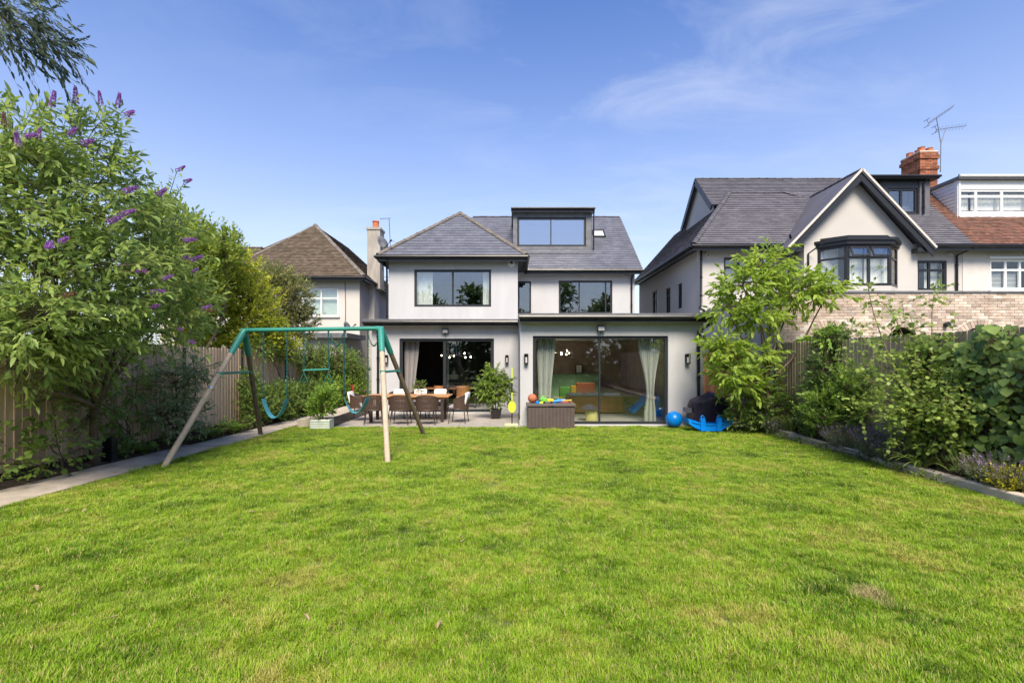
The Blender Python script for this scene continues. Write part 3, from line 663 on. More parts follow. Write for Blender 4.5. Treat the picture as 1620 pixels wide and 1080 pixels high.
for s in (-1, 1):
    pts = [(gx+s*2.62, 17.1, gz-2.62*sg), (gx+s*2.62, 18.0, gz-2.62*sg), (gx, 20.1, gz), (gx, 17.1, gz)]
    tile_slope('slate_slope', pts, M['slateR'], RH, gauge=.14, tw=.3, th=.03, seed=21+s)
ridge_line((gx, 17.12, gz), (gx, 20.1, gz), RH, M['ridgeB'])
# bay window
bay = MB(); bay.prism([(11.05, 17.49), (11.71, 16.9), (13.25, 16.9), (13.95, 17.49)], 'z', 4.18, 4.36); bay = bay.build('bay', M['cream'], RH)
b = MB(); b.prism([(10.93, 17.49), (11.62, 16.74), (13.35, 16.74), (14.1, 17.49)], 'z', 5.93, 6.03); b.prism([(10.99, 17.49), (11.65, 16.80), (13.31, 16.80), (14.03, 17.49)], 'z', 5.80, 5.925); b.prism([(11.15, 17.49), (11.8, 16.95), (13.15, 16.95), (13.85, 17.49)], 'z', 6.031, 6.14); b.build('bay_roof', M['black'], bay)
make_window(bay, 11.71, 13.25, 4.362, 5.798, 16.9, (.5,), (.69,), fr=.09, mull=.09, fm='black', gm='glassW')
for (xa, ya), (xb, yb) in (((11.05, 17.49), (11.71, 16.9)), ((13.25, 16.9), (13.95, 17.49))):
    ln = math.hypot(xb-xa, yb-ya); Mx = Matrix.Translation((xa, ya, 0)) @ Matrix.Rotation(math.atan2(yb-ya, xb-xa), 4, 'Z')
    make_window(bay, 0, ln, 4.362, 5.798, 0, (), (.69,), fr=.09, mull=.07, fm='black', gm='glassW', Mx=Mx)
for k in range(2):      # two top lights tilted open
    x0 = 11.80+k*.725; Mx = Matrix.Translation((0, 16.9, 5.71)) @ Matrix.Rotation(R(-22), 4, 'X')
    b = MB(Mx); b.box(x0, x0+.64, -.03, 0, -.05, 0); b.box(x0, x0+.64, -.03, 0, -.36, -.31); b.box(x0, x0+.05, -.029, -.001, -.31, -.05); b.box(x0+.59, x0+.64, -.029, -.001, -.31, -.05); sa = b.build('opening_sash', M['black'], bay)
    b = MB(Mx); b.box(x0+.05, x0+.59, -.018, -.012, -.31, -.05); b.build('pane', M['glassU'], sa)
# main roof
E = 6.04; C0 = (6.69, 17.82, E); T0 = (9.10, 20.24, 8.76); T1 = (11.35, 20.24, 8.76)
b = MB(); b.slab([(6.69, 17.82, E-.04), (17.0, 17.82, E-.04), (17.0, 18.4, E-.04), (7.2, 18.4, E-.04), (7.2, 27, E-.04), (6.69, 27, E-.04)], .05); rr = b.build('roof', M['black'], RH)
tile_slope('slate_slope', [C0, (17.0, 17.82, E), (17.0, 20.24, 8.76), T0], M['slateR'], rr, gauge=.14, tw=.3, th=.03, seed=31)
tile_slope('slate_slope', [(6.69, 27, E), C0, T0, (9.10, 27, 8.76)], M['slateR'], rr, gauge=.14, tw=.3, th=.03, seed=32)
b = MB(); b.slab([(9.05, 20.2, 8.74), (17, 20.2, 8.74), (17, 27, 8.74), (9.05, 27, 8.74)], .05); b.build('flat_deck', M['lead'], rr)
ridge_line(C0, T0, rr, M['ridgeB']); ridge_line(T0, T1, rr, M['ridgeB'], r=.07); ridge_line(T1, (12.1, 20.0, 8.42), rr, M['ridgeB'])
# cross roof with its side gable
b = MB(); b.add([(8.36, 20.0, 8.25), (8.36, 23.2, 8.25), (8.36, 21.6, 9.75), (8.36, 20.0, 7.6), (8.36, 23.2, 7.6)], [(3, 4, 1, 0), (0, 1, 2)]); b.build('side_gable', M['cream'], rr)
for s in (-1, 1): tile_slope('slate_slope', [(8.16 if s < 0 else 15, 21.6+s*1.75, 8.14), (15 if s < 0 else 8.16, 21.6+s*1.75, 8.14), (15 if s < 0 else 8.16, 21.6, 9.84), (8.16 if s < 0 else 15, 21.6, 9.84)], M['slateR'], rr, gauge=.14, tw=.3, th=.03, seed=35+s)
ridge_line((8.18, 21.6, 9.84), (15, 21.6, 9.84), rr, M['ridgeB'], r=.08)
b = MB(); b.beam((8.18, 19.85, 8.02), (8.18, 21.6, 9.72), .06, .22); b.beam((8.18, 23.35, 8.02), (8.18, 21.6, 9.72), .06, .22); b.build('side_bargeboard', M['black'], rr)
b = MB(); b.box(6.66, 17.0, 17.80, 17.815, E-.24, E-.05); b.box(6.655, 6.685, 17.83, 27, E-.24, E-.05); gutter(b, (6.6, 17.75, E-.08), (9.95, 17.75, E-.08), .06); gutter(b, (14.9, 17.75, E-.08), (19, 17.75, E-.08), .06); gutter(b, (6.6, 17.75, E-.08), (6.6, 27, E-.08), .06); b.build('gutter', M['gutter'], rr)
# black dormer
b = MB(); wall_y(b, 19.1, 14.55, 16.5, 7.42, 8.84, [(14.85, 16.02, 7.55, 8.55)], .15); b.box(16.35, 16.49, 19.26, 21, 7.42, 8.84); b.box(14.56, 14.7, 19.26, 21, 7.42, 8.84); b.box(14.71, 16.34, 20.4, 20.45, 7.42, 8.84); dk = b.build('dormer', M['black'], RH)
tile_slope('hung_slate', [(16.08, 19.085, 7.45), (16.48, 19.085, 7.45), (16.48, 19.07, 8.8), (16.08, 19.07, 8.8)], M['slateR'], dk, gauge=.115, tw=.22, th=.015, seed=39)
make_window(dk, 14.85, 16.02, 7.56, 8.54, 19.13, (.47,), fr=.08, mull=.08, fm='black', gm='glassU')
b = MB(); b.box(13.9, 16.68, 18.85, 21.2, 8.845, 8.95); gutter(b, (13.9, 18.82, 8.93), (16.7, 18.82, 8.93), .05); b.build('dormer_roof', M['black'], dk)
downpipe('downpipe', [(16.2, 18.84, 8.9), (16.2, 19.02, 8.7), (16.2, 19.02, 7.5)], dk, .035)
downpipe('downpipe', [(7.12, 18.2, 5.9), (7.12, 18.2, 3.85), (7.02, 18.1, 3.7), (6.75, 17.0, 3.5)], RH, .045)
downpipe('downpipe', [(17.0, 17.78, 5.9), (16.75, 18.2, 5.7), (16.75, 18.2, 3.5)], RH, .04)
downpipe('downpipe', [(10.05, 17.5, 6.3), (10.5, 17.85, 5.6), (10.45, 18.2, 5.3), (10.45, 18.2, 3.6)], RH, .04)
downpipe('downpipe', [(10.9, 17.0, 5.85), (10.7, 17.46, 5.6), (10.7, 17.46, 3.6)], RH, .03)
cctv((7.35, 18.26, 5.78), 'white security camera at the left eave corner of the cream house')
cctv((16.5, 18.26, 5.80), 'white security camera under the eave near the house party line')
# brick chimney: courses of single bricks
ch = thing('brick_chimney', 'tall red brick chimney stack with terracotta pots between the two dormers', 'chimney', (17.7, 21, 8.7))
def stack(mb, x0, x1, y0, y1, z0, z1, rng, bw=.225, bh=.075):
    z = z0; r_ = 0
    while z < z1-.01:
        for ax in (0, 1):
            lo, hi = (x0, x1) if ax == 0 else (y0+.104, y1)
            u = lo-(bw/2 if r_ % 2 else 0)
            while u < hi-.01:
                a, c = max(u, lo)+.005, min(u+bw, hi)-.005
                if c-a > .03:
                    mb.tint = rng.random(); j = rng.uniform(0, .006)
                    if ax == 0: mb.box(a, c, y0-j, y0+.1, z, z+bh-.01)
                    else: mb.box(x0-j, x0+.1, a, c, z, z+bh-.01); 
                u += bw
        z += bh; r_ += 1
rng = random.Random(5)
b = MB(); stack(b, 17.30, 18.05, 20.5, 21.5, 7.0, 9.85, rng); stack(b, 17.26, 18.09, 20.46, 21.54, 9.85, 10.0, rng); stack(b, 17.30, 18.05, 20.5, 21.5, 10.0, 10.3, rng); stack(b, 17.25, 18.10, 20.45, 21.55, 10.3, 10.45, rng); stack(b, 17.28, 18.07, 20.48, 21.52, 10.45, 10.6, rng)
b.build('brickwork', M['redbrick'], ch, kind='stuff', tints=True)
b = MB(); b.box(17.325, 18.03, 20.525, 21.48, 7.0, 10.59); b.box(17.29, 18.06, 20.49, 21.51, 10.595, 10.64); b.build('mortar_core', M['mortar'], ch)
for k, y in enumerate((20.7, 21.0, 21.3)):
    b = MB(); b.lathe([(.13, 0), (.15, .03), (.13, .08), (.125, .2), (.14, .22), (.1, .22), (.1, .1)], (17.52+.12*(k % 2), y, 10.63), 14); b.build('chimney_pot', M['terracotta'], ch, smooth='auto')
    b = MB(); b.lathe([(.13, 0), (.15, .03), (.125, .08), (.12, .16), (.135, .18), (.1, .18), (.1, .1)], (17.86, y, 10.63), 14); b.build('chimney_pot', M['terracotta'], ch, smooth='auto')
for i, (top, ang, lab) in enumerate((((17.95, 20.45, 12.0), 35, 'upper television aerial on a leaning mast beside the brick chimney'), ((18.35, 20.45, 11.55), 20, 'lower television aerial angled out from the brick chimney side'))):
    t_ = thing('television_aerial', lab, 'aerial', (18.08, 20.44, 10.2), group='aerials on the brick chimney')
    q = MB(); q.tube([(18.10, 20.43, 9.7), (18.12, 20.43, 10.9), top], .016, 6); q.build('mast', M['alum'], t_)
    T = Vector(top); dr = Vector((math.cos(R(ang)), -.2, math.sin(R(ang)) if i == 0 else .05)).normalized(); q = MB(); q.tube([T-dr*.35, T+dr*.75], .011, 5)
    sd = dr.cross(Vector((0, 0, 1))).normalized()
    for k in range(9): c = T-dr*.3+dr*k*.12; q.tube([c-sd*.16-Vector((0, 0, .06)), c+sd*.16+Vector((0, 0, .06))], .006, 4)
    for k in (-1, 1): c = T-dr*.34; q.tube([c, c+Vector((-.08, 0, .14*k))], .012, 4); q.tube([c+Vector((-.08, -.15, .14*k)), c+Vector((-.08, .15, .14*k))], .012, 4)
    q.build('element', M['alum'], t_)
# attached house at the frame edge
AH = thing('pebbledash_house', 'pebbledashed house with red tiled roof and white clad dormer at the right edge', 'house', (20, 18.26, 0))
b = MB(); wall_y(b, 18.25, 17.01, 26, 0, 6.0, [(18.05, 19.75, 4.40, 5.57)], .25); b.build('wall', M['pebble'], AH)
b = MB(); b.box(17.05, 26, 20.9, 21, 0, 6); b.build('inner_wall', M['roomdark'], AH)
make_window(AH, 18.05, 19.75, 4.42, 5.55, 18.28, (.36, .68), (.66,), fr=.07, mull=.08, fm='upvc', gm='glassW')
b = MB(); b.box(17.96, 19.84, 18.17, 18.25, 5.575, 5.66); b.box(17.96, 19.84, 18.15, 18.25, 4.33, 4.395); b.build('window_trim', M['upvc'], AH)
sh = MB()
for k in range(15): sh.beam((18.13, 18.42, 4.50+k*.05), (18.63, 18.42, 4.50+k*.05), .055, .008, (0, -.6, 1)); sh.beam((18.68, 18.42, 4.50+k*.05), (19.2, 18.42, 4.50+k*.05), .055, .008, (0, -.6, 1))
sh.build('shutter', M['upvc'], AH)
b = MB(); b.slab([(17.0, 17.82, E-.04), (26, 17.82, E-.04), (26, 18.4, E-.04), (17.0, 18.4, E-.04)], .05); ar = b.build('roof', M['black'], AH)
tile_slope('tile_slope', [(17.01, 17.82, E), (26, 17.82, E), (26, 20.4, 8.94), (17.01, 20.4, 8.94)], M['redtile'], ar, gauge=.1, tw=.165, th=.018, seed=41, jit=.007)
b = MB(); b.box(17.01, 26, 17.80, 17.815, E-.24, E-.05); gutter(b, (19, 17.75, E-.08), (26, 17.75, E-.08), .06); b.build('gutter', M['gutter'], ar)
b = MB(); wall_y(b, 19.0, 17.5, 26, 7.2, 8.82, [(17.6, 25, 7.52, 8.48)], .15); wd = b.build('dormer', M['upvc'], AH)
for k in range(11):
    b = MB(); z = 7.3+k*.14; b.add([(17.495, 19.002, z), (17.495, 20.6, z), (17.52, 20.6, z+.15), (17.52, 19.002, z+.15), (17.55, 19.002, z), (17.55, 20.6, z), (17.55, 20.6, z+.15), (17.55, 19.002, z+.15)], [(0, 1, 2, 3), (4, 7, 6, 5), (0, 4, 5, 1), (3, 2, 6, 7), (0, 3, 7, 4), (1, 5, 6, 2)]); b.build('cladding_board', M['upvc'], wd)
b = MB(); b.box(17.42, 26, 18.86, 20.9, 8.825, 8.94); b.box(17.40, 26, 18.82, 18.86, 8.82, 8.99); b.build('dormer_roof', M['lead'], wd)
b = MB(); gutter(b, (17.4, 18.8, 8.93), (26, 18.8, 8.93), .05); b.box(17.52, 17.6, 18.96, 19.0, 7.4, 8.8); b.build('white_gutter', M['upvc'], wd)
make_window(wd, 17.6, 21.6, 7.54, 8.46, 19.03, (.165, .42, .7), (.72,), fr=.07, mull=.09, fm='upvc', gm='glassW')
b = MB(); b.box(17.7, 25, 20.2, 20.25, 7.2, 8.8); b.build('inner_wall', M['roomdark'], wd)
# brick rear extension of the cream house
BX = thing('brick_extension', 'buff brick rear extension with round arches and pale coping behind the right fence', 'extension', (11, 12.7, 0))
by = 12.7; bz1 = 3.52; arches = [(8.37, 2.0, .62), (10.26, 2.2, .42), (12.3, 2.0, .62)]
b = MB(); segs = []
def in_arch(x, z, pad=0): return any((abs(x-ax) < ar_+pad and z < az) or ((x-ax)**2+(z-az)**2 < (ar_+pad)**2 and z >= az) for ax, az, ar_ in arches)
# mortar backing in thin vertical strips so the openings are real
x = 6.9
while x < 17.0:
    x1 = min(17.0, x+.06); xm = (x+x1)/2; zb = 0
    for ax, az, ar_ in arches:
        if abs(xm-ax) < ar_: zb = az+math.sqrt(ar_**2-(xm-ax)**2)
    b.quad((x, by+.012, zb), (x1, by+.012, zb), (x1, by+.012, bz1), (x, by+.012, bz1))
    if zb: b.quad((x, by+.012, zb), (x, by+.3, zb), (x1, by+.3, zb), (x1, by+.012, zb))
    x = x1
b.build('mortar_bed', M['mortar'], BX)
bm_ = {}
def brick_mesh(wd_, k):
    key = (round(wd_, 3), k)
    if key not in bm_:
        q = MB(); q.rbox(0, wd_, 0, .1, 0, .065, .005); me = bpy.data.meshes.new('brick'); me.from_pydata(q.V, [], q.F); me.materials.append(M['brick'])
        a_ = me.attributes.new('tint', 'FLOAT', 'FACE'); a_.data.foreach_set('value', [(.1, .35, .6, .85)[k]]*len(me.polygons)); bm_[key] = me
    return bm_[key]
rng = random.Random(9); rest = MB(); cnt = 0
z = 1.2; r_ = 0
todo = []
while z < bz1-.05:
    x = 6.902-(.1125 if r_ % 2 else 0)
    while x < 16.9:
        xa, xb = max(x, 6.902), x+.215
        if not any(in_arch(xx, zz_, .19) for xx in (xa, xb, (xa+xb)/2) for zz_ in (z, z+.065)): todo.append((xa, xb, z))
        x += .225
    z += .075; r_ += 1
todo.sort(key=lambda q: (q[2] < 2.05)+(q[0] > 14.2)*2+abs(q[0]-11.2)*.01)
for k, (xa, xb, z) in enumerate(todo):
    j = rng.uniform(-.004, .004)
    if k < 300:
        o = bpy.data.objects.new('brick', brick_mesh(xb-xa, rng.choice((0, 1, 1, 2, 2, 3, 3)))); COL.objects.link(o); o.parent = BX; o.location = Vector((xa, by+j, z))-OFF[BX]
    else: rest.tint = rng.choice((.1, .35, .6, .6, .85)); rest.box(xa, xb, by+j, by+.1, z, z+.065)
for ax, az, ar_ in arches:          # voussoirs
    nv = int(math.pi*(ar_+.1)/.085)
    for k in range(nv):
        a0, a1 = math.pi*(k+.06)/nv, math.pi*(k+.94)/nv; j = rng.uniform(-.006, .004); rest.tint = rng.random()
        o_ = [(ax+r2*math.cos(a), az+r2*math.sin(a)) for r2, a in ((ar_+.005, a0), (ar_+.2, a0), (ar_+.2, a1), (ar_+.005, a1))]
        rest.prism(o_, 'y', by-.012+j, by+.1)
rest.build('brickwork', M['brick'], BX, kind='stuff', tints=True)
b = MB(); b.box(6.88, 17, by-.03, by+.25, bz1+.001, bz1+.05); b.build('coping', M['lead'], BX)
b = MB(); b.box(6.905, 7.1, by+.02, 18.25, 0, bz1); b.build('side_wall', M['cream'], BX)
b = MB(); b.box(7.0, 17, by+.26, 18.2, 3.2, 3.45); b.build('flat_roof', M['lead'], BX)
b = MB(); b.box(7.2, 17, by+1.6, by+1.7, 0, 3.2); b.build('inner_wall', M['roomdark'], BX)
sk = MB(); sk.prism([(14.6, 0), (16.8, 0), (16.5, .14), (14.9, .14)], 'y', 14.0, 15.5); sk.M = Matrix.Translation((0, 0, 3.46)); sk.build('rooflight', M['lead'], BX)
b = MB(); b.tube([(11.37, by-.01, 2.68), (11.37, by-.12, 2.70)], .06, 10); t_ = b.build('wall_spotlight', M['black'], None, base=(11.37, by, 2.7)); tag(t_, 'black round spotlight on the buff brick wall above the ivy', 'spotlight')
# ================================================================== fences
def fence(name, label, X, ys_, z0, zt, m, pm, face, bw=.122, steps=None, postx=None, posty=None):
    """featheredge fence running along Y; every board is its own piece"""
    F = thing(name, label, 'fence', (X, ys_[0], z0))
    rng = random.Random(int(abs(X)*100)); meshes = []
    for k in range(5):
        q = MB(); n = 5
        q.add([(0, 0, 0), (.022, 0, 0), (.007, bw+.012, 0), (0, bw+.012, 0), (0, 0, 1), (.022, 0, 1), (.007, bw+.012, 1), (0, bw+.012, 1)], [(0,3,2,1),(4,5,6,7),(0,1,5,4),(1,2,6,5),(2,3,7,6),(3,0,4,7)])
        me = bpy.data.meshes.new('board'); me.from_pydata(q.V, [], q.F); me.materials.append(m); meshes.append(me)
    for i, (a, c) in enumerate(zip(ys_, ys_[1:])):
        top = zt+(steps[i] if steps else 0); y = a+.05
        while y < c-.06:
            o = bpy.data.objects.new('board', rng.choice(meshes)); COL.objects.link(o); o.parent = F
            o.location = Vector((X+face*.03, y, z0+.15))-OFF[F]; o.scale = (face*rng.uniform(.9, 1.3), 1, top-z0-.15+rng.uniform(-.012, .012)); o.rotation_euler = (rng.uniform(-.004, .004), 0, rng.uniform(-.02, .02))
            y += bw
        for zz_ in (.35, .95, 1.55):
            q = MB(); q.box(X-.03, X+.03, a+.05, c-.05, z0+zz_, z0+zz_+.07); q.build('rail', m, F)
        q = MB(); q.box(X+face*.0-.02, X+.02, a+.05, c-.05, z0-.05, z0+.148); q.build('gravel_board', pm, F)
    for k, y in enumerate(ys_):
        top = zt+(max(steps[max(0, k-1)], steps[min(k, len(steps)-1)]) if steps else 0)
        q = MB(); q.rbox(X-.06, X+.06, y-.05, y+.05, z0-.3, top-.04, .012); q.build('post', pm, F)
    return F
fence('close_board_fence', 'weathered brown close-board fence along the left path behind the purple buddleia', -7.3, [-4.0, -1.6, .8, 3.2, 5.77, 8.34, 10.7, 13.0, 15.5, 17.9, 20.4], 0, 2.06, M['fence'], M['postD'], 1, steps=[.05, .05, .05, .05, .04, .02, .0, -.06, -.08, -.12])
fence('close_board_fence', 'grey weathered close-board fence behind the right-hand planted bed', 6.85, [-4, -1.6, .8, 3.2, 5.6, 7.9, 10.2, 12.5], .1, 2.19, M['fenceG'], M['postD'], -1, bw=.105, steps=[0]*7)
G = thing('side_gate', 'reddish brown boarded side gate between the extension and the cream house', 'gate', (6.0, 14.5, 0))
rng = random.Random(4)
for k in range(13):
    q = MB(); x = 5.18+k*.128; q.rbox(x, x+.122, 14.5, 14.522, .05, 1.98+rng.uniform(-.01, .01), .004); q.build('board', M['gate'], G)
q = MB(); q.box(5.18, 6.84, 14.523, 14.57, .4, .5); q.build('rail', M['gate'], G); q = MB(); q.box(5.18, 6.84, 14.523, 14.57, 1.6, 1.7); q.build('rail', M['gate'], G)
# pale edging of the raised bed
ED = thing('bed_edging', 'pale stone edging along the foot of the right-hand planted bed', 'edging', (6.2, 8, 0))
yy = [-3+1.25*i for i in range(13)]; rng = random.Random(8)
for a, c in zip(yy, yy[1:]):
    c = min(c, 12.0)
    if c-a < .3: continue
    xa, xc = LX1(a)+.03, LX1(c)+.03; j = rng.uniform(-.015, .015)
    q = MB(); q.rbox(0, .15, 0, math.hypot(c-a, xc-xa)-.012, -.1, .135+rng.uniform(-.012, .012), .018); q.M = Matrix.Translation((xa+j, a, 0)) @ Matrix.Rotation(-math.atan2(xc-xa, c-a), 4, 'Z'); q.build('edging_block', M['sleeper'], ED)

# ================================================================== swing set
S = thing('swing_set', 'wooden A-frame swing set with green metal top bar and corner brackets', 'swing set', (-4, 9.8, 0))
TL, TR = Vector((-5.42, 9.8, 2.36)), Vector((-2.66, 9.8, 2.40))
feet = {'LF': Vector((-5.79, 8.02, -.05)), 'LB': Vector((-5.97, 11.5, -.05)), 'RF': Vector((-2.12, 8.26, -.05)), 'RB': Vector((-2.08, 11.5, -.05))}
q = MB(); q.tube([TL-Vector((.06, 0, 0)), TR+Vector((.06, 0, 0))], .042, 14); q.build('top_bar', M['green'], S, smooth='auto')
for key, f in feet.items():
    T = TL if key[0] == 'L' else TR; d = f-T
    p0 = T+d*.05; p1 = T+d*.2
    q = MB(); q.tube([p1-d*.03, f], .05, 12); q.build('leg', M['pole'] if key[1] == 'F' else M['poleD'], S, smooth='auto')
    q = MB(); q.tube([T+Vector((.1 if key[0] == 'L' else -.1, 0, .0)), T+Vector((0, 0, -.01)), p0, p1], [.05, .064, .064, .058], 12); q.build('corner_bracket', M['green'], S, smooth='auto')
    if key == 'LF': q = MB(); c = T+d*.46; q.tube([c, c+d*.015], .058, 12); q.build('clamp', M['steel'], S)
for a, c in (('LF', 'LB'), ('RF', 'RB')):
    T = TL if a[0] == 'L' else TR; pa = T+(feet[a]-T)*.355; pc = T+(feet[c]-T)*.355
    q = MB(); q.tube([pa, pc], .024, 8); q.build('cross_brace', M['green'], S, smooth='auto')
    for p in (pa, pc): q = MB(); q.tube([p-Vector((0, 0, .03)), p+Vector((0, 0, .03))], .056, 10); q.build('brace_clamp', M['green'], S)
def chain(mb, p, q, link=.05, w=.014, r=.006):
    p = Vector(p); q = Vector(q); d = (q-p); n = max(2, int(d.length/(link*.72))); d.normalize(); a = d.cross(Vector((0, 1, .01))).normalized(); b_ = d.cross(a)
    for i in range(n):
        c = p+(q-p)*((i+.5)/n); s = a if i % 2 else b_; pts = []
        for k in range(9):
            t = 2*math.pi*k/8; pts.append(c+d*(math.cos(t)*link*.5)+s*(math.sin(t)*w))
        mb.tube(pts, r, 4, cap=False)
def barz(x): return TL.z+(TR.z-TL.z)*(x-TL.x)/(TR.x-TL.x)-.045
def hanger(x, y, parent):
    q = MB(); z = barz(x); q.tube([(x, y, z+.02), (x, y, z-.06)], .018, 8); q.build('hanger', M['tealD'], parent)
def swing(x0, x1, y, zs, sag, twist, m, label, m2=None):
    t_ = thing('belt_swing', label, 'swing', ((x0+x1)/2, y, zs-sag), group='swings hung from the green bar')
    for x, xs_ in ((x0, x0), (x1, x1)):
        hanger(x, y, t_); q = MB(); chain(q, (x, y, barz(x)-.05), (xs_, y, zs+.03)); q.build('chain', M['tealD'], t_)
    q = MB(); n = 18; vs = []
    for i in range(n+1):
        u = i/n; x = x0+(x1-x0)*u; s = (2*u-1); z = zs-sag*(1-abs(s)**2.2); a = R(twist)*(1 if m2 else 1)*s
        wv = Vector((math.sin(a)*.5, math.cos(a), .0))*.085
        for th in (0, .012): 
            for k in (-1, 1): vs.append(Vector((x, y, z-th))+wv*k)
    fs = []
    for i in range(n):
        o_ = 4*i; fs += [(o_, o_+4, o_+5, o_+1), (o_+2, o_+3, o_+7, o_+6), (o_, o_+2, o_+6, o_+4), (o_+1, o_+5, o_+7, o_+3)]
    fs += [(0, 1, 3, 2), (4*n, 4*n+2, 4*n+3, 4*n+1)]
    q.add(vs, fs); q.build('seat', m, t_, smooth='auto')
swing(-5.04, -4.56, 9.8, .98, .38, 8, M['teal'], 'left belt swing with a deeply sagging teal seat over the shrubs')
swing(-3.40, -2.92, 9.8, 1.00, .30, 28, M['teal'], 'right belt swing, its twisted blue-green seat hanging before the dining table', 1)
tz = thing('trapeze_bar', 'green trapeze bar with two triangular hand rings hanging mid-frame', 'trapeze', (-3.97, 9.8, 1.2), group='swings hung from the green bar')
for x in (-4.22, -3.72):
    hanger(x, 9.8, tz); q = MB(); chain(q, (x, 9.8, barz(x)-.05), (x, 9.8, 1.57)); q.build('chain', M['tealD'], tz)
    q = MB(); q.tube([(x, 9.8, 1.50), (x-.085, 9.8, 1.32), (x+.085, 9.8, 1.32), (x, 9.8, 1.50)], .012, 7); q.build('hand_ring', M['tealG'], tz)
    q = MB(); q.tube([(x, 9.8, 1.58), (x, 9.8, 1.49)], .02, 8); q.build('clip', M['steel'], tz)
q = MB(); q.tube([(-4.24, 9.8, 1.55), (-3.70, 9.8, 1.57)], .02, 10); q.build('bar', M['green'], tz, smooth='auto')
for k, (x, lab) in enumerate(((-3.55, 'slack spare chain looped from the bar left of the right swing'), (-2.80, 'slack spare chain looped from the bar beside the right A-frame'))):
    t_ = thing('looped_chain', lab, 'chain', (x, 9.8, 2.1), group='slack chain loops on the bar'); q = MB(); P_ = [Vector((x-.13+.26*i/7, 9.8, barz(x)-.05-.26*math.sin(math.pi*i/7))) for i in range(8)]
    for a, c in zip(P_, P_[1:]): chain(q, a, c)
    q.build('links', M['tealD'], t_)

# ================================================================== dining set on the patio
D = thing('dining_table', 'long teak outdoor dining table with slatted top on the patio', 'table', (-3, 14.0, 0))
for k in range(7):
    y = 13.58+k*.135; q = MB(); q.rbox(-4.2, -1.78, y, y+.128, .715, .75, .006); q.build('slat', M['teak'], D)
q = MB(); q.box(-4.05, -1.93, 13.66, 14.45, .64, .714); q.build('apron', M['teak'], D)
for x in (-4.0, -1.98):
    for y in (13.72, 14.38): q = MB(); q.rbox(x-.04, x+.04, y-.04, y+.04, 0, .64, .006); q.build('leg', M['chairleg'], D)
def make_chair():
    c = thing('rope_chair', 'x', 'chair'); rr = lambda a, r: (r*math.sin(a), -r*math.cos(a)*.92)
    # faces +Y; curved back towards -Y
    for sx in (-1, 1):
        for sy in (-1, 1): q = MB(); q.tube([(sx*.20, sy*.19, .40), (sx*.245, sy*.235, 0)], [.015, .011], 7); q.build('leg', M['chairleg'], c)
    ring = [(*rr(R(-110+220*i/20), .29), .40) for i in range(21)]
    q = MB(); q.tube(ring+[ring[0]], .015, 6); q.box(-.22, .22, -.22, .22, .385, .41); q.build('seat_frame', M['chairleg'], c)
    top = [(*rr(R(-110+220*i/20), .31), .70+.10*math.cos(R(-110+220*i/20)) if abs(i-10) < 10 else .66) for i in range(21)]
    q = MB(); q.tube(top, .014, 6); q.build('back_rail', M['chairleg'], c)
    q = MB()
    for i in range(29):
        a = R(-105+210*i/28); x0, y0 = rr(a, .29); x1, y1 = rr(a, .312); zt = .70+.10*math.cos(a)
        q.beam((x0, y0, .38), (x1, y1, zt), .034, .007, (math.sin(a), -math.cos(a), 0))
    q.build('backrest', M['rope'], c, kind='stuff')
    q = MB(); q.rbox(-.225, .225, -.2, .235, .412, .50, .035); q.build('seat_cushion', M['cushG'], c, smooth='auto')
    q = MB(); q.rbox(-.2, .2, -.04, .06, 0, .36, .045); q.M = Matrix.Translation((0, -.19, .50)) @ Matrix.Rotation(R(14), 4, 'X'); q.build('back_cushion', M['cushW'], c, smooth='auto')
    return c
proto = make_chair(); gch = 'rope-back chairs around the teak table'
seats = [(-3.80, 13.28, 14, 'leftmost near-side rope chair, turned slightly, grey cushion showing'),
         (-3.04, 13.22, 0, 'brown rope chair with its back to the lawn, in the middle of the near row'),
         (-2.32, 13.22, 2, 'brown rope chair with its back to the lawn, at the right of the near row'),
         (-1.50, 13.62, 84, 'rope chair at the right-hand table end, seen side-on with a white cushion'),
         (-4.42, 14.0, -88, 'rope chair at the left-hand table end behind the twisted swing seat'),
         (-3.5, 14.86, 180, 'rope chair on the house side, left, its white cushion above the table'),
         (-2.85, 14.86, 180, 'rope chair on the house side, half hidden by the small table plant'),
         (-2.25, 14.86, 176, 'rope chair on the house side, right, with a white cushion before the open door')]
for i, (x, y, a, lab) in enumerate(seats):
    o = proto if i == 0 else copy_tree(proto)
    o.location = (x, y, .006); o.rotation_euler.z = R(a); o['label'] = lab; o['group'] = gch
    if i in (0, 1, 2):      # near-row chairs carry no loose white cushion
        for chd in list(o.children):
            if chd.name.startswith('back_cushion') and i: bpy.data.objects.remove(chd)
for chd in list(proto.children):
    if chd.name.startswith('back_cushion'): bpy.data.objects.remove(chd)
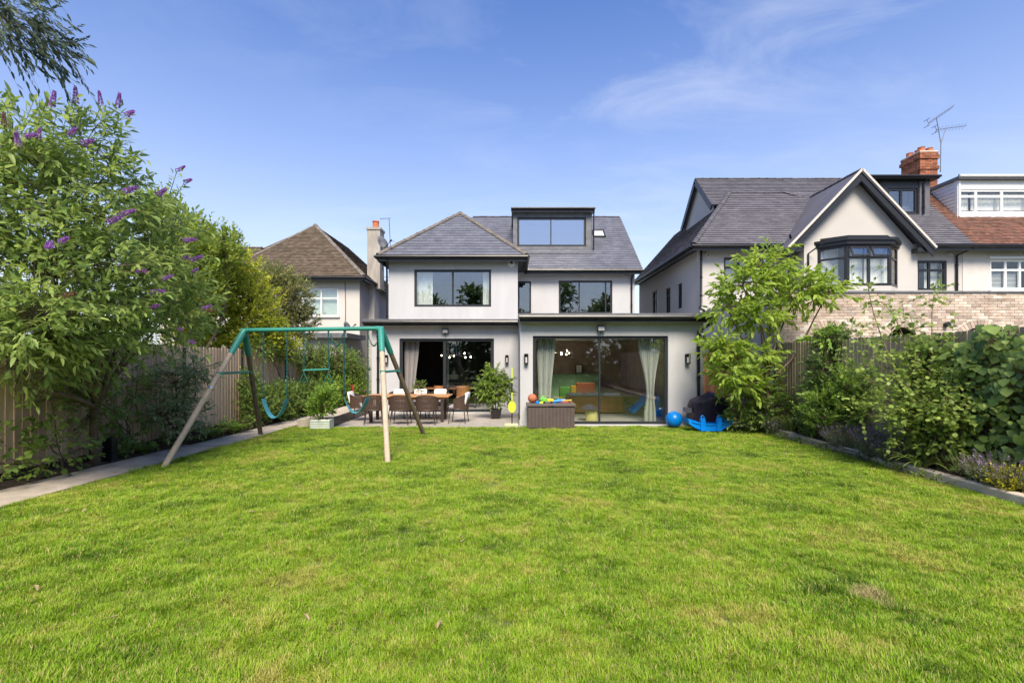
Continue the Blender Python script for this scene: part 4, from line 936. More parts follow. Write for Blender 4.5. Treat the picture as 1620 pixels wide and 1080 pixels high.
# ================================================================== storage box and toys
BX2 = thing('storage_box', 'brown ribbed resin storage box in front of the extension door', 'storage box', (1.0, 12.55, 0))
q = MB(); q.box(.40, 1.60, 12.36, 12.88, 0, .57)
q.build('body', M['boxbrown'], BX2)
for k in range(13): q = MB(); x = .415+k*.0905; q.rbox(x, x+.082, 12.345, 12.36, .03, .55, .005); q.build('rib', M['boxbrown'], BX2)
q = MB(); q.rbox(.37, 1.63, 12.32, 12.90, .572, .64, .012); q.build('lid', M['boxlid'], BX2)
q = MB(); q.rbox(.93, 1.09, 12.312, 12.32, .585, .61, .003); q.build('latch', M['boxbrown'], BX2)
q = MB(); q.sphere((.53, 12.6, .765), .118, 20, 14); t_ = q.build('basketball', M['orange'], None, smooth=True, base=(.53, 12.6, .65)); tag(t_, 'worn orange basketball on the left end of the storage box', 'ball')
def toy(name, label, parts, loc):
    t_ = thing(name, label, 'toy', loc)
    for n_, m_, fn in parts: q = MB(Matrix.Translation(loc)); fn(q); q.build(n_, M[m_], t_, smooth='auto')
zt = .641
toy('toy_truck', 'lime green toy truck with yellow tipper among the toys on the box', [('cab', 'greenT', lambda q: q.rbox(-.14, -.03, -.05, .05, .03, .15, .012)), ('tipper', 'yellow', lambda q: q.rbox(-.02, .15, -.06, .06, .05, .12, .01)), ('wheel', 'potB', lambda q: q.tube([(-.09, -.06, .03), (-.09, .06, .03)], .03, 12)), ('wheel', 'potB', lambda q: q.tube([(.1, -.06, .03), (.1, .06, .03)], .03, 12))], (.92, 12.5, zt))
toy('water_gun', 'blue and yellow toy water blaster lying across the box lid', [('barrel', 'blue', lambda q: q.tube([(-.15, 0, .05), (.14, 0, .07)], .032, 10)), ('grip', 'blue', lambda q: q.beam((-.06, 0, .05), (-.10, 0, .0), .03, .05)), ('muzzle', 'yellow', lambda q: q.tube([(.14, 0, .07), (.38, .02, .085)], .014, 8))], (1.16, 12.48, zt))
toy('toy_spade', 'red and orange toy spade at the right end of the storage box', [('handle', 'red', lambda q: q.tube([(-.14, 0, .02), (.05, 0, .03)], .012, 8)), ('blade', 'orange', lambda q: q.rbox(.05, .17, -.05, .05, .015, .035, .008))], (1.40, 12.58, zt))
toy('toy_dinosaur', 'small green toy dinosaur standing upright behind the truck', [('body', 'greenT', lambda q: q.tube([(-.12, 0, .03), (-.05, 0, .06), (.02, 0, .09), (.05, 0, .16), (.09, 0, .18)], [.008, .03, .045, .025, .022], 9)), ('leg', 'greenT', lambda q: q.tube([(.0, -.03, .08), (.01, -.035, 0)], .014, 7)), ('leg', 'greenT', lambda q: q.tube([(.0, .03, .08), (.01, .035, 0)], .014, 7))], (.76, 12.66, zt))
toy('toy_brick_pile', 'light blue and purple play blocks beside the basketball', [('block', 'blue', lambda q: q.rbox(-.08, .0, -.05, .04, 0, .06, .006)), ('block', 'lime', lambda q: q.rbox(.01, .1, -.03, .05, 0, .05, .006)), ('block', 'purple', lambda q: q.rbox(-.05, .04, -.02, .05, .061, .11, .006))], (.70, 12.45, zt))
toy('toy_helicopter', 'blue toy helicopter with yellow rotor at the back of the box', [('body', 'blue', lambda q: q.sphere((0, 0, .06), .055, 12, 8)), ('tail', 'blue', lambda q: q.tube([(.04, 0, .07), (.18, 0, .09)], .012, 7)), ('rotor', 'yellow', lambda q: q.beam((-.13, 0, .135), (.13, 0, .135), .025, .006)), ('mast', 'potB', lambda q: q.tube([(0, 0, .1), (0, 0, .135)], .008, 6))], (1.22, 12.72, zt))
# ball-game pole
SB = thing('swingball_pole', 'lime and black ball-game pole with a lime bat on it and square base', 'garden game', (.08, 12.98, 0))
q = MB(); q.rbox(-.20, .16, 12.82, 13.14 if False else 12.97, 0.006, .07, .02); q.build('base', M['limeP'], SB)
q = MB(); q.tube([(0, 12.9, .06), (0, 12.9, 1.28)], .016, 10); q.build('pole', M['black'], SB)
q = MB(); q.tube([(0, 12.9, 1.28), (0, 12.9, 1.56)], .022, 10); q.build('spiral_top', M['lime'], SB)
q = MB(); q.lathe([(.015, -.0), (.03, .02), (.015, .04)], (0, 12.9, 1.15), 10); q.build('collar', M['lime'], SB)
q = MB(); q.prism([(.105*math.cos(t*math.pi/8), .52+.16*math.sin(t*math.pi/8)) for t in range(16)], 'y', 12.84, 12.865); q.beam((0, 12.852, .66), (0, 12.852, .90), .03, .024, (0, 1, 0)); q.build('bat', M['lime'], SB)
# ball, rocker, barbecue cover
q = MB(); q.sphere((4.22, 12.6, .215), .215, 28, 18); t_ = q.build('exercise_ball', M['ballblue'], None, smooth=True, base=(4.22, 12.6, 0)); tag(t_, 'glossy blue exercise ball on the ground at the door edge', 'ball')
RK = thing('seesaw_rocker', 'blue moulded plastic seesaw rocker on the lawn edge beside the shrub', 'rocker', (4.9, 12.0, 0))
q = MB(); n = 24; X_ = [-.55+1.1*i/n for i in range(n+1)]
o_ = [(4.87+x, .20+.13*(abs(x)/.55)**2+.012*math.cos(x*16)) for x in X_]+[(4.87+x*.97, .02+.19*(abs(x)/.55)**2.4) for x in reversed(X_)]
q.prism(o_, 'y', 11.84, 12.14); q.prism([(a, b_) for a, b_ in o_[2:n-1]]+[(4.87+x, .17+.10*(abs(x)/.55)**2) for x in reversed(X_[2:n-1])], 'y', 11.815, 12.165); q.build('hull', M['blue'], RK)
for x in (-.2, .2):
    c = 4.87+x; pr = [(c-.062, .03), (c+.062, .03), (c+.055, .27)]+[(c+.055*math.cos(R(a)), .30+.05*math.sin(R(a))) for a in range(0, 181, 30)]+[(c-.055, .27)]
    q = MB(); q.prism(pr, 'y', 11.805, 11.90); q.build('backrest', M['blue'], RK)
    q = MB(); q.tube([(c+.042*math.cos(R(a)), 11.85, .335+.065*math.sin(R(a))) for a in range(-20, 201, 20)], .013, 7); q.build('handle', M['blue'], RK, smooth='auto')
BQ = thing('covered_barbecue', 'barbecue under a creased dark aubergine cover beside the extension corner', 'barbecue', (5.2, 12.7, 0))
rng = random.Random(3)
bm = bmesh.new(); bmesh.ops.create_grid(bm, x_segments=2, y_segments=2, size=.5); bm.free()
q = MB(); n, k = 40, 16; vs = []
for j in range(k+1):
    v = j/k
    for i in range(n):
        a = 2*math.pi*i/n; sx, sy = .47, .29
        cx_, cy_ = math.copysign(abs(math.cos(a))**.45, math.cos(a))*sx, math.copysign(abs(math.sin(a))**.45, math.sin(a))*sy
        z = .90*(1-(1-v)**1.0)
        sh_ = 1 if v < .78 else (1-((v-.78)/.22)**2*.75)
        fold = 1+.05*math.sin(a*7+math.sin(v*5)*1.2)*(1-v*.4)+.03*math.sin(a*13+v*6)
        z = z+.05*math.sin(cx_*6+1)*(v > .7)
        vs.append((5.14+cx_*sh_*fold, 12.66+cy_*sh_*fold, z))
vs.append((5.14, 12.66, .93))
q.add(vs, [(j*n+i, j*n+(i+1) % n, (j+1)*n+(i+1) % n, (j+1)*n+i) for j in range(k) for i in range(n)]+[(k*n+i, k*n+(i+1) % n, len(vs)-1) for i in range(n)]); q.build('cover', M['cover'], BQ, smooth=True)
q = MB(); q.box(4.52, 4.66, 12.5, 12.8, .40, .52); q.build('side_shelf', M['lead'], BQ)
# black crate by the path
CR = thing('upright_crate', 'black slotted plastic crate standing on end beside the left path', 'crate', (-6.93, 8.35, 0))
q = MB(); q.box(-7.01, -6.85, 8.27, 8.43, .0, .04); q.box(-7.01, -6.85, 8.27, 8.43, .38, .42); q.box(-7.0, -6.86, 8.3, 8.42, .04, .38); q.build('body', M['black'], CR)
for k in range(5):
    for z in (.06, .17, .28): q = MB(); x = -7.01+k*.035; q.box(x, x+.018, 8.272, 8.299, z, z+.09); q.build('slot_bar', M['gutter'], CR)
# scooter by the fence end
SC = thing('child_scooter', 'child\'s dark scooter leaning by the side path at the fence end', 'scooter', (-4.95, 16.2, .2))
q = MB(); q.beam((-5.25, 16.2, .28), (-4.85, 16.2, .28), .1, .02); q.build('deck', M['black'], SC)
q = MB(); q.tube([(-5.25, 16.2, .27), (-5.35, 16.2, .92)], .018, 8); q.tube([(-5.35, 16.05, .92), (-5.35, 16.35, .92)], .016, 8); q.build('steering_column', M['red'], SC)
for x in (-5.28, -4.82): q = MB(); q.tube([(x, 16.18, .255), (x, 16.22, .255)], .055, 14); q.build('wheel', M['ballblue'], SC)

# ================================================================== things seen through the doors and windows
def curtain(x0, x1, y, z0, z1, folds, m, label, pinch=None, amp=.035, grp=None):
    o = drape(x0, x1, y, z0, z1, folds, amp, pinch).build('curtain', M[m], None, smooth=True, base=((x0+x1)/2, y, z1)); return tag(o, label, 'curtain', grp)
curtain(3.46, 4.16, 13.42, .05, 2.5, 9, 'curt', 'pale sheer curtain tied at the waist on the right of the extension door', (.72, .30, .55))
TB = drape(3.72, 3.98, 13.42, .66, .76, 3, .05).build('curtain_tie', M['curtG'], None, smooth=True, base=(3.85, 13.42, .7)); tag(TB, 'grey tie band gathered round the right sheer curtain', 'curtain tie')
curtain(.68, 1.22, 13.42, .05, 2.5, 9, 'curt', 'pale sheer curtain hanging at the left of the extension door', (.5, .62, .3))
curtain(-3.68, -3.16, 16.52, .05, 2.5, 8, 'curtG', 'grey curtain at the left of the open dining-room door', (.3, .62, .1))
curtain(-3.66, -3.05, 18.62, 3.7, 5.3, 7, 'curtW', 'white curtain at the left of the big upstairs window')
curtain(-1.12, -.72, 18.62, 3.7, 5.3, 5, 'curtW', 'white curtain at the right of the big upstairs window')
curtain(11.22, 11.85, 17.56, 4.36, 5.85, 7, 'curtW', 'white net curtain in the left light of the black bay window', amp=.02)
curtain(11.9, 12.5, 17.25, 4.36, 5.85, 7, 'curtW', 'white net curtain in the middle left light of the bay window', amp=.02)
curtain(12.55, 13.2, 17.25, 4.36, 5.85, 7, 'curtW', 'white net curtain in the middle right light of the bay window', amp=.02)
curtain(13.2, 13.75, 17.5, 4.36, 5.85, 6, 'curtW', 'white net curtain in the narrow right light of the bay window', amp=.02)
curtain(15.85, 16.36, 18.6, 4.4, 5.5, 6, 'curtW', 'white curtain in the small black window right of the gable', amp=.02)
curtain(8.05, 9.7, 18.62, 4.6, 5.62, 14, 'curtW', 'white blind-like net curtain in the black window behind the cherry tree', amp=.02)
curtain(17.66, 18.2, 19.3, 7.5, 8.4, 6, 'curtW', 'grey-white net curtain in the first light of the white dormer', amp=.02)
curtain(18.3, 21.2, 19.3, 7.5, 8.4, 26, 'curtW', 'long white net curtain in the main light of the white dormer', amp=.02)
SF = thing('sofa', 'tan brown sofa seen from behind through the extension door', 'sofa', (2.7, 16.1, .02))
q = MB(); q.rbox(1.75, 3.62, 15.75, 15.95, .05, .58, .03); q.build('back', M['tan'], SF); q = MB(); q.rbox(1.76, 3.61, 15.97, 16.6, .05, .4, .03); q.build('seat', M['tan'], SF)
for k in range(3): q = MB(); x = 1.8+k*.6; q.rbox(x, x+.57, 15.9, 16.1, .42, .68, .05); q.build('cushion', M['cushW'], SF, smooth='auto')
CB = thing('cabinet', 'green wide cabinet against the back wall of the extension room', 'cabinet', (2.3, 19.9, .02))
q = MB(); q.box(1.3, 3.6, 19.7, 20.19, .1, 1.2); q.build('carcass', M['cabinet'], CB)
for k in range(3): q = MB(); q.rbox(1.32+k*.765, 2.05+k*.765, 19.68, 19.7, .14, 1.16, .006); q.build('door', M['cabinet'], CB)
for x in (1.4, 3.5): q = MB(); q.box(x-.03, x+.03, 19.75, 20.1, .02, .1); q.build('foot', M['black'], CB)
PF = MB(); PF.lathe([(.165, 0), (.175, .02), (.175, .31), (.165, .33), (.0, .335)], (2.28, 13.9, .022), 24); t_ = PF.build('pouf', M['pouf'], None, smooth='auto', base=(2.28, 13.9, .02)); tag(t_, 'pale yellow round pouf behind the extension glass', 'pouf')
q = MB(); q.lathe([(.30, -.02), (.2, .05), (.06, .12), (.0, .13)], (2.22, 13.9, .38), 10); t_ = q.build('draped_cloth', M['purple'], None, base=(2.22, 13.9, .36)); tag(t_, 'dark purple cloth draped over the yellow pouf', 'cloth')
TT = thing('toy_kitchen', 'orange and green toy play kitchen behind the sofa', 'toy', (2.5, 17.4, .02))
q = MB(); q.rbox(2.3, 2.95, 17.2, 17.5, .02, .95, .02); q.build('panel', M['orange'], TT); q = MB(); q.rbox(2.1, 2.29, 17.2, 17.5, .02, .85, .02); q.build('shelf', M['yellow'], TT); q = MB(); q.rbox(1.7, 2.08, 17.2, 17.5, .02, .8, .02); q.build('worktop', M['greenT'], TT)
BC = thing('toy_slide', 'blue plastic children\'s slide inside the room behind the right curtain', 'toy', (4.1, 15.2, .02))
q = MB(); q.beam((3.75, 15.2, .1), (4.35, 15.2, .62), .4, .04); q.build('chute', M['blue'], BC); q = MB(); q.rbox(4.35, 4.62, 15.0, 15.4, .02, .66, .02); q.build('ladder', M['blue'], BC)
for k in (-1, 1): q = MB(); q.beam((3.75, 15.2+k*.2, .16), (4.35, 15.2+k*.2, .7), .03, .12); q.build('side_rail', M['blue'], BC)
PA = thing('framed_picture', 'black framed picture with white mount standing on the green cabinet', 'picture', (2.75, 19.9, 1.2)); q = MB(); q.box(2.6, 2.9, 19.85, 19.88, 1.2, 1.6); q.build('frame', M['black'], PA); q = MB(); q.box(2.64, 2.86, 19.845, 19.849, 1.24, 1.56); q.build('mount', M['upvc'], PA)
def chandelier(c, n, rad, label, zc):
    t_ = thing('chandelier', label, 'ceiling light', (c[0], c[1], zc)); q = MB(); q.tube([(c[0], c[1], zc), (c[0], c[1], c[2])], .01, 6)
    rng = random.Random(n); P_ = []
    for k in range(n):
        a = 2*math.pi*k/n+rng.uniform(-.2, .2); p = Vector((c[0]+rad*math.cos(a), c[1]+rad*.6*math.sin(a), c[2]+rng.uniform(-.1, .1))); P_.append(p); q.tube([(c[0], c[1], c[2]), p], .007, 5)
    q.build('arm', M['steel'], t_)
    for p in P_: q = MB(); q.sphere(p, .024, 10, 7); q.build('bulb', M['bulb'], t_)
    return t_
chandelier((1.75, 18.4, 2.05), 9, .42, 'lit brass chandelier glowing inside the extension room', 2.55)
chandelier((-2.1, 18.2, 1.95), 7, .55, 'lit globe chandelier over the indoor dining table', 2.55)
IT = thing('indoor_table', 'brown dining table inside the open left door', 'table', (-2.2, 18.0, .02))
q = MB(); q.rbox(-3.2, -1.2, 17.5, 18.5, .71, .75, .01); q.build('top', M['tan'], IT)
for x in (-3.05, -1.35):
    for y in (17.6, 18.4): q = MB(); q.box(x-.035, x+.035, y-.035, y+.035, .02, .71); q.build('leg', M['black'], IT)
for k, (x, lab) in enumerate(((-2.55, 'tan leather indoor chair at the left of the inside table'), (-1.75, 'tan leather indoor chair behind the fixed glass panel'))):
    t_ = thing('indoor_chair', lab, 'chair', (x, 17.2, .02), group='tan chairs indoors'); q = MB(); q.rbox(x-.22, x+.22, 17.02, 17.44, .42, .48, .02); q.build('seat', M['tan'], t_)
    P_ = [(x+.24*math.sin(R(-70+140*i/8)), 17.26-.24*math.cos(R(-70+140*i/8))) for i in range(9)]; q = MB()
    for a, c in zip(P_, P_[1:]): q.add([(*a, .48), (*c, .48), (*c, .86), (*a, .86), (a[0], a[1]+.02, .48), (c[0], c[1]+.02, .48), (c[0], c[1]+.02, .86), (a[0], a[1]+.02, .86)], [(0, 1, 2, 3), (4, 7, 6, 5), (3, 2, 6, 7), (0, 4, 5, 1)])
    q.build('backrest', M['tan'], t_)
    for sx in (-.18, .18):
        for sy in (17.08, 17.4): q = MB(); q.tube([(x+sx, sy, .42), (x+sx, sy, .02)], .013, 6); q.build('leg', M['black'], t_)
# ================================================================== vegetation
TP = np.array([0, .28, .28, .28, .66, .66, .66, 1.0])
def norm(a): return a/np.maximum(np.linalg.norm(a, axis=-1, keepdims=True), 1e-9)
def leaf_verts(P, D, Nm, Ln, Wd, w1, w2, fold, curl):
    """P,D,Nm (n,3); eight vertices per leaf, folded along the midrib and curled down at the tip"""
    D = norm(D); Nm = norm(Nm-D*(Nm*D).sum(1, keepdims=True)); S = np.cross(D, Nm)
    side = np.array([0, -w1, 0, w1, -w2, 0, w2, 0]); up = np.abs(side)*fold
    V = P[:, None, :]+D[:, None, :]*(TP[None, :, None]*Ln[:, None, None])+S[:, None, :]*(side[None, :, None]*Wd[:, None, None])+Nm[:, None, :]*(up[None, :, None]*Wd[:, None, None]-curl*(TP**2)[None, :, None]*Ln[:, None, None])
    return V
LF = [(0, 2, 1), (0, 3, 2), (1, 2, 5, 4), (2, 3, 6, 5), (4, 5, 7), (5, 6, 7)]
def np_mesh(name, V, faces_per, nv, tint):
    n = V.shape[0]; me = bpy.data.meshes.new(name); me.vertices.add(n*nv); me.vertices.foreach_set('co', V.reshape(-1).astype(np.float32))
    flat = np.array([i for f in faces_per for i in f]); cnt = np.array([len(f) for f in faces_per]); nl = len(flat)
    loops = (np.arange(n)[:, None]*nv+flat[None, :]).reshape(-1); me.loops.add(len(loops)); me.loops.foreach_set('vertex_index', loops.astype(np.int32))
    st = np.concatenate([[0], np.cumsum(cnt)[:-1]]); starts = (np.arange(n)[:, None]*nl+st[None, :]).reshape(-1)
    me.polygons.add(len(starts)); me.polygons.foreach_set('loop_start', starts.astype(np.int32)); 
    me.update(calc_edges=True)
    if tint is not None:
        a = me.attributes.new('tint', 'FLOAT', 'POINT'); a.data.foreach_set('value', np.repeat(tint, nv).astype(np.float32))
    return me
def sticks(name, A, B, r0, r1, m, parent, kind='stuff'):
    A = np.asarray(A, float); B = np.asarray(B, float); d = norm(B-A); ref = np.where(np.abs(d[:, 2:3]) > .9, np.array([[1., 0, 0]]), np.array([[0, 0, 1.]]))
    a = norm(np.cross(d, ref)); b_ = np.cross(d, a); r0 = np.broadcast_to(np.asarray(r0, float), (len(A),)); r1 = np.broadcast_to(np.asarray(r1, float), (len(A),)); V = []
    for c, r in ((A, r0), (B, r1)):
        for k in range(4): t = 2*math.pi*k/4; V.append(c+(a*math.cos(t)+b_*math.sin(t))*r[:, None])
    V = np.stack(V, 1)-np.array(OFF[parent])
    me = np_mesh(name, V, [(0, 1, 5, 4), (1, 2, 6, 5), (2, 3, 7, 6), (3, 0, 4, 7)], 8, None)
    o = link(name, me, m, parent)
    if kind: o['kind'] = kind
    return o
class Leafy:
    def __init__(s, seed): s.r = np.random.default_rng(seed); s.P = []; s.D = []; s.N = []; s.L = []; s.A = []; s.B = []; s.T = []
    def lobe_pts(s, lobes, n, bias=.45):
        C = np.array([l[:3] for l in lobes], float); Rr = np.array([l[3:6] for l in lobes], float)
        wgt = np.prod(Rr, 1)**.72; wgt /= wgt.sum(); k = s.r.choice(len(lobes), n, p=wgt)
        u = norm(s.r.normal(size=(n, 3))); rad = s.r.random(n)**bias
        pts = C[k]+u*Rr[k]*rad[:, None]; return pts, u, k
    def twigs(s, St, Dr, tl, kmin, kmax, L, ang=50, droop=.2, leafdroop=.3, jit=.25, tvar=.5, lay=None, tint=None, nup=.8):
        n = len(St); Dr = norm(Dr); ln = tl*(.6+.8*s.r.random(n)); End = St+Dr*ln[:, None]-np.array([0, 0, 1])*(droop*ln)[:, None]
        s.A.append(St); s.B.append(End); base_t = s.r.random(n) if tint is None else tint
        for j in range(kmax):
            keep = s.r.random(n) < (1 if j < kmin else .6); t = (j+.6)/kmax
            p = St+Dr*(ln*t)[:, None]-np.array([0, 0, 1])*(droop*ln*t*t)[:, None]
            az = j*2.4+s.r.random(n)*1.2; ref = norm(np.cross(Dr, np.array([0, 0, 1.])+s.r.normal(size=(n, 3))*.05)); rf2 = np.cross(Dr, ref)
            sd = ref*np.cos(az)[:, None]+rf2*np.sin(az)[:, None]*.6
            a = math.radians(ang)*(1-.5*t)
            d = Dr*math.cos(a)+sd*math.sin(a)-np.array([0, 0, 1])*leafdroop+s.r.normal(size=(n, 3))*jit
            nm = np.array([0, 0, 1.])*nup+s.r.normal(size=(n, 3))*.45+sd*.25
            s.P.append(p[keep]); s.D.append(d[keep]); s.N.append(nm[keep]); s.L.append((L*(.65+.6*s.r.random(n))*(1-.25*t*0))[keep])
            s.T.append(np.clip(base_t*tvar+s.r.random(n)*(1-tvar), 0, 1)[keep])
    def cat(s):
        return np.concatenate(s.P), np.concatenate(s.D), np.concatenate(s.N), np.concatenate(s.L), np.concatenate(s.T)
    def build(s, parent, m, wr=.35, w1=.5, w2=.42, fold=.35, curl=.12, name='foliage', single=0, zmin=.02, clip=None, twigm=None, stem_r=.004):
        P, D, Nm, Ln, Tt = s.cat(); k = P[:, 2] > zmin
        if clip is not None: k &= clip(P)
        P, D, Nm, Ln, Tt = P[k], D[k], Nm[k], Ln[k], Tt[k]
        if single:      # the largest leaves in view become pieces of their own
            dist = np.linalg.norm(P-np.array([0, 0, 1.75]), axis=1); sx = P[:, 0]/np.maximum(P[:, 1], .1)*FP+810; sy = 570-(P[:, 2]-1.75)/np.maximum(P[:, 1], .1)*FP
            score = np.where((sx > 0) & (sx < 1620) & (sy > 0) & (sy < 1080), Ln/dist*(1+.35*s.r.random(len(P))), 0)*(1+.5*(s.r.random(len(P)) > .5))
            # favour leaves on the viewer's side
            idx = np.argsort(-score)[:single*4]; dd = dist[idx]; idx = idx[np.argsort(dd)[:single]]
            vm = []
            for q in range(6):
                V = leaf_verts(np.zeros((1, 3)), np.array([[0, 1., 0]]), np.array([[0, 0, 1.]]), np.ones(1), np.ones(1)*wr, w1, w2, fold, curl); me = np_mesh('leaf', V, LF, 8, np.array([(q+.5)/6])); me.materials.append(m); vm.append(me)
            Dn = norm(D[idx]); Nn = norm(Nm[idx]-Dn*(Nm[idx]*Dn).sum(1, keepdims=True)); Sn = np.cross(Dn, Nn)
            for i, q in enumerate(idx):
                o = bpy.data.objects.new('leaf', vm[int(min(5, Tt[q]*6))]); COL.objects.link(o); o.parent = parent
                Mx = Matrix((Vector(Sn[i]), Vector(Dn[i]), Vector(Nn[i]))).transposed().to_4x4(); Mx.translation = Vector(P[q])-OFF[parent]; o.matrix_local = Mx @ Matrix.Scale(float(Ln[q]), 4)
            mask = np.ones(len(P), bool); mask[idx] = False; P, D, Nm, Ln, Tt = P[mask], D[mask], Nm[mask], Ln[mask], Tt[mask]
        V = leaf_verts(P, D, Nm, Ln, Ln*wr, w1, w2, fold, curl)-np.array(OFF[parent])
        o = link(name, np_mesh(name, V, LF, 8, Tt), m, parent); o['kind'] = 'stuff'
        if twigm and s.A: 
            A = np.concatenate(s.A); B = np.concatenate(s.B); kk = (A[:, 2] > zmin) & (B[:, 2] > zmin)
            if clip is not None: kk &= clip(A) & clip(B)
            sticks('twigs', A[kk], B[kk], stem_r, stem_r*.5, twigm, parent)
        return len(P)
def limb(mb, a, c, r0, r1, rng, wob=.06, n=7, sag=0):
    a = Vector(a); c = Vector(c); Ln = (c-a).length; pts = []
    w_ = [Vector((rng.uniform(-1, 1), rng.uniform(-1, 1), rng.uniform(-.6, .6)))*wob*Ln for _ in range(3)]
    for i in range(n+1):
        t = i/n; p = a.lerp(c, t)+w_[0]*math.sin(math.pi*t)+w_[1]*math.sin(2*math.pi*t)*.5+Vector((0, 0, sag*Ln*math.sin(math.pi*t))); pts.append(p)
    mb.tube(pts, [r0+(r1-r0)*(i/n) for i in range(n+1)], 7); return pts
def woody(parent, rng, base, targets, r0, m, name='trunk', fork=.35, r1=.012, wob=.06):
    """trunk that forks into limbs reaching each target; returns limb points for the twigs to spring from"""
    b = MB(); base = Vector(base); cen = sum((Vector(t) for t in targets), Vector())/len(targets); f = base.lerp(cen, fork); pts = limb(b, base-Vector((0, 0, .1)), f, r0, r0*.7, rng, wob)
    allp = list(pts[3:])
    for t in targets: allp += limb(b, f, t, r0*.55, r1, rng, wob*1.6)
    b.build(name, m, parent, smooth=True); return np.array([tuple(p) for p in allp])
def spokes(parent, src, dst, m, r=.006, frac=.5, rng=None):
    dst = np.asarray(dst); k = np.random.default_rng(1).random(len(dst)) < frac; dst = dst[k]
    d2 = ((dst[:, None, :]-src[None, :, :])**2).sum(2); near = src[d2.argmin(1)]
    mid = (near+dst)/2+np.array([0, 0, .03]); sticks('branchlets', np.concatenate([near, mid]), np.concatenate([mid, dst]), r, r*.6, m, parent)
def lob(px, py, Y, rx, rz=None, ry=None):
    """ellipsoid lobe from measured position (pixel and depth) with radii in metres"""
    c = at(px, py, Y); return (c.x, c.y, c.z, rx, ry or rx, rz or rx)
up = np.array([0, 0, 1.])

ML = {}
ML['buddleia'] = leafmat('buddleia_leaf', (.07, .125, .028), (.25, .32, .085), .36)
ML['silver'] = leafmat('grey_green_leaf', (.085, .12, .05), (.22, .26, .13), .2)
ML['lime'] = leafmat('light_green_leaf', (.09, .15, .025), (.25, .31, .05), .36)
ML['yellow'] = leafmat('yellow_green_leaf', (.13, .18, .018), (.40, .41, .04), .36)
ML['photinia'] = leafmat('reddish_tip_leaf', (.06, .10, .028), (.25, .22, .08), .25)
ML['dark'] = leafmat('dark_green_leaf', (.035, .07, .02), (.12, .18, .045), .2)
ML['mid'] = leafmat('mid_green_leaf', (.05, .095, .022), (.16, .23, .045), .28)
ML['cherry'] = leafmat('cherry_leaf', (.085, .15, .022), (.27, .35, .05), .38)
ML['hazel'] = leafmat('hazel_leaf', (.08, .135, .03), (.25, .32, .065), .32)
ML['ivy'] = leafmat('ivy_leaf', (.03, .065, .018), (.23, .31, .075), .25, .45)
ML['fresh'] = leafmat('fresh_green_leaf', (.075, .145, .022), (.21, .32, .045), .35)
ML['ficus'] = leafmat('ficus_leaf', (.05, .10, .015), (.20, .28, .05), .3)
ML['euc'] = leafmat('eucalyptus_leaf', (.025, .045, .03), (.08, .11, .065), .15)
ML['strap'] = leafmat('strap_leaf', (.06, .10, .02), (.22, .26, .06), .3)
ML['lav'] = leafmat('lavender_leaf', (.10, .125, .075), (.24, .27, .18), .2)
ML['lavf'] = leafmat('lavender_flower', (.12, .095, .15), (.25, .19, .29), .2)
ML['sedum'] = leafmat('golden_sedum', (.22, .24, .01), (.45, .42, .03), .3)
ML['flower'] = leafmat('buddleia_flower', (.13, .05, .19), (.36, .17, .42), .25)
ML['whitef'] = leafmat('white_flower', (.55, .55, .45), (.8, .8, .7), .2)

def shrub(name, label, cat, base, lobes, n, tl, kk, L, m, wr=.38, ang=50, droop=.15, ld=.25, upb=.4, outb=.8, trunk_r=.03, seed=1, single=0, fork=.3, clip=None, bias=.45, w1=.5, w2=.42, curl=.12, group=None, nup=.8, spoke=.5, bark='bark', tvar=.5, zmin=.03, fold=.35):
    t_ = thing(name, label, cat, base, group=group); rng = random.Random(seed); lf = Leafy(seed)
    src = woody(t_, rng, base, [l[:3] for l in lobes], trunk_r, M[bark], 'trunk' if cat == 'tree' else 'stems', fork)
    pts, u, k = lf.lobe_pts(lobes, n, bias)
    if clip is not None: ok = clip(pts); pts, u = pts[ok], u[ok]
    ok = pts[:, 2] > zmin; pts, u = pts[ok], u[ok]
    lf.twigs(pts, u*outb+up*upb+lf.r.normal(size=u.shape)*.35, tl, *kk, L, ang, droop, ld, tvar=tvar, nup=nup)
    spokes(t_, src, pts, M['twig'] if bark == 'twig' else M['bark'], .006, spoke)
    lf.build(t_, m, wr, w1, w2, curl=curl, fold=fold, single=single, clip=clip, twigm=M['twig'], name='crown' if cat == 'tree' else 'foliage', zmin=zmin)
    return t_
lfence = lambda P: P[:, 0] > -7.22
rfence = lambda P: P[:, 0] < 6.78

# ---- buddleia by the left fence
lobesB = [lob(20, 330, 6.4, 1.0, .8), lob(150, 300, 7.4, .75, .55), lob(90, 440, 6.6, 1.15, .85), lob(215, 430, 8.0, .85, .75), lob(255, 350, 8.4, .45, .35), lob(20, 235, 6.3, .55, .45), lob(135, 230, 7.2, .5, .35), lob(255, 510, 8.3, .6, .45), lob(140, 530, 7.0, .75, .45), lob(20, 560, 6.1, .7, .5), lob(60, 510, 6.0, .6, .4), lob(300, 470, 8.8, .35, .35)]
bud = thing('buddleia_bush', 'huge buddleia bush with purple flower spikes overhanging the left fence', 'bush', (-7.05, 8.2, 0))
rng = random.Random(3); lf = Leafy(3)
src = woody(bud, rng, (-7.05, 8.2, 0), [l[:3] for l in lobesB], .07, M['bark'], 'trunk', .3)
pts, u, k = lf.lobe_pts(lobesB, 2300, .38)
lf.twigs(pts, u*.8+up*.35+np.array([.15, 0, 0])+lf.r.normal(size=u.shape)*.35, .34, 6, 9, .135, 55, .15, .3, tvar=.55)
spokes(bud, src, pts, M['bark'], .007, .35)
lf.build(bud, ML['buddleia'], .30, .5, .40, curl=.2, single=300, twigm=M['twig'], stem_r=.004)
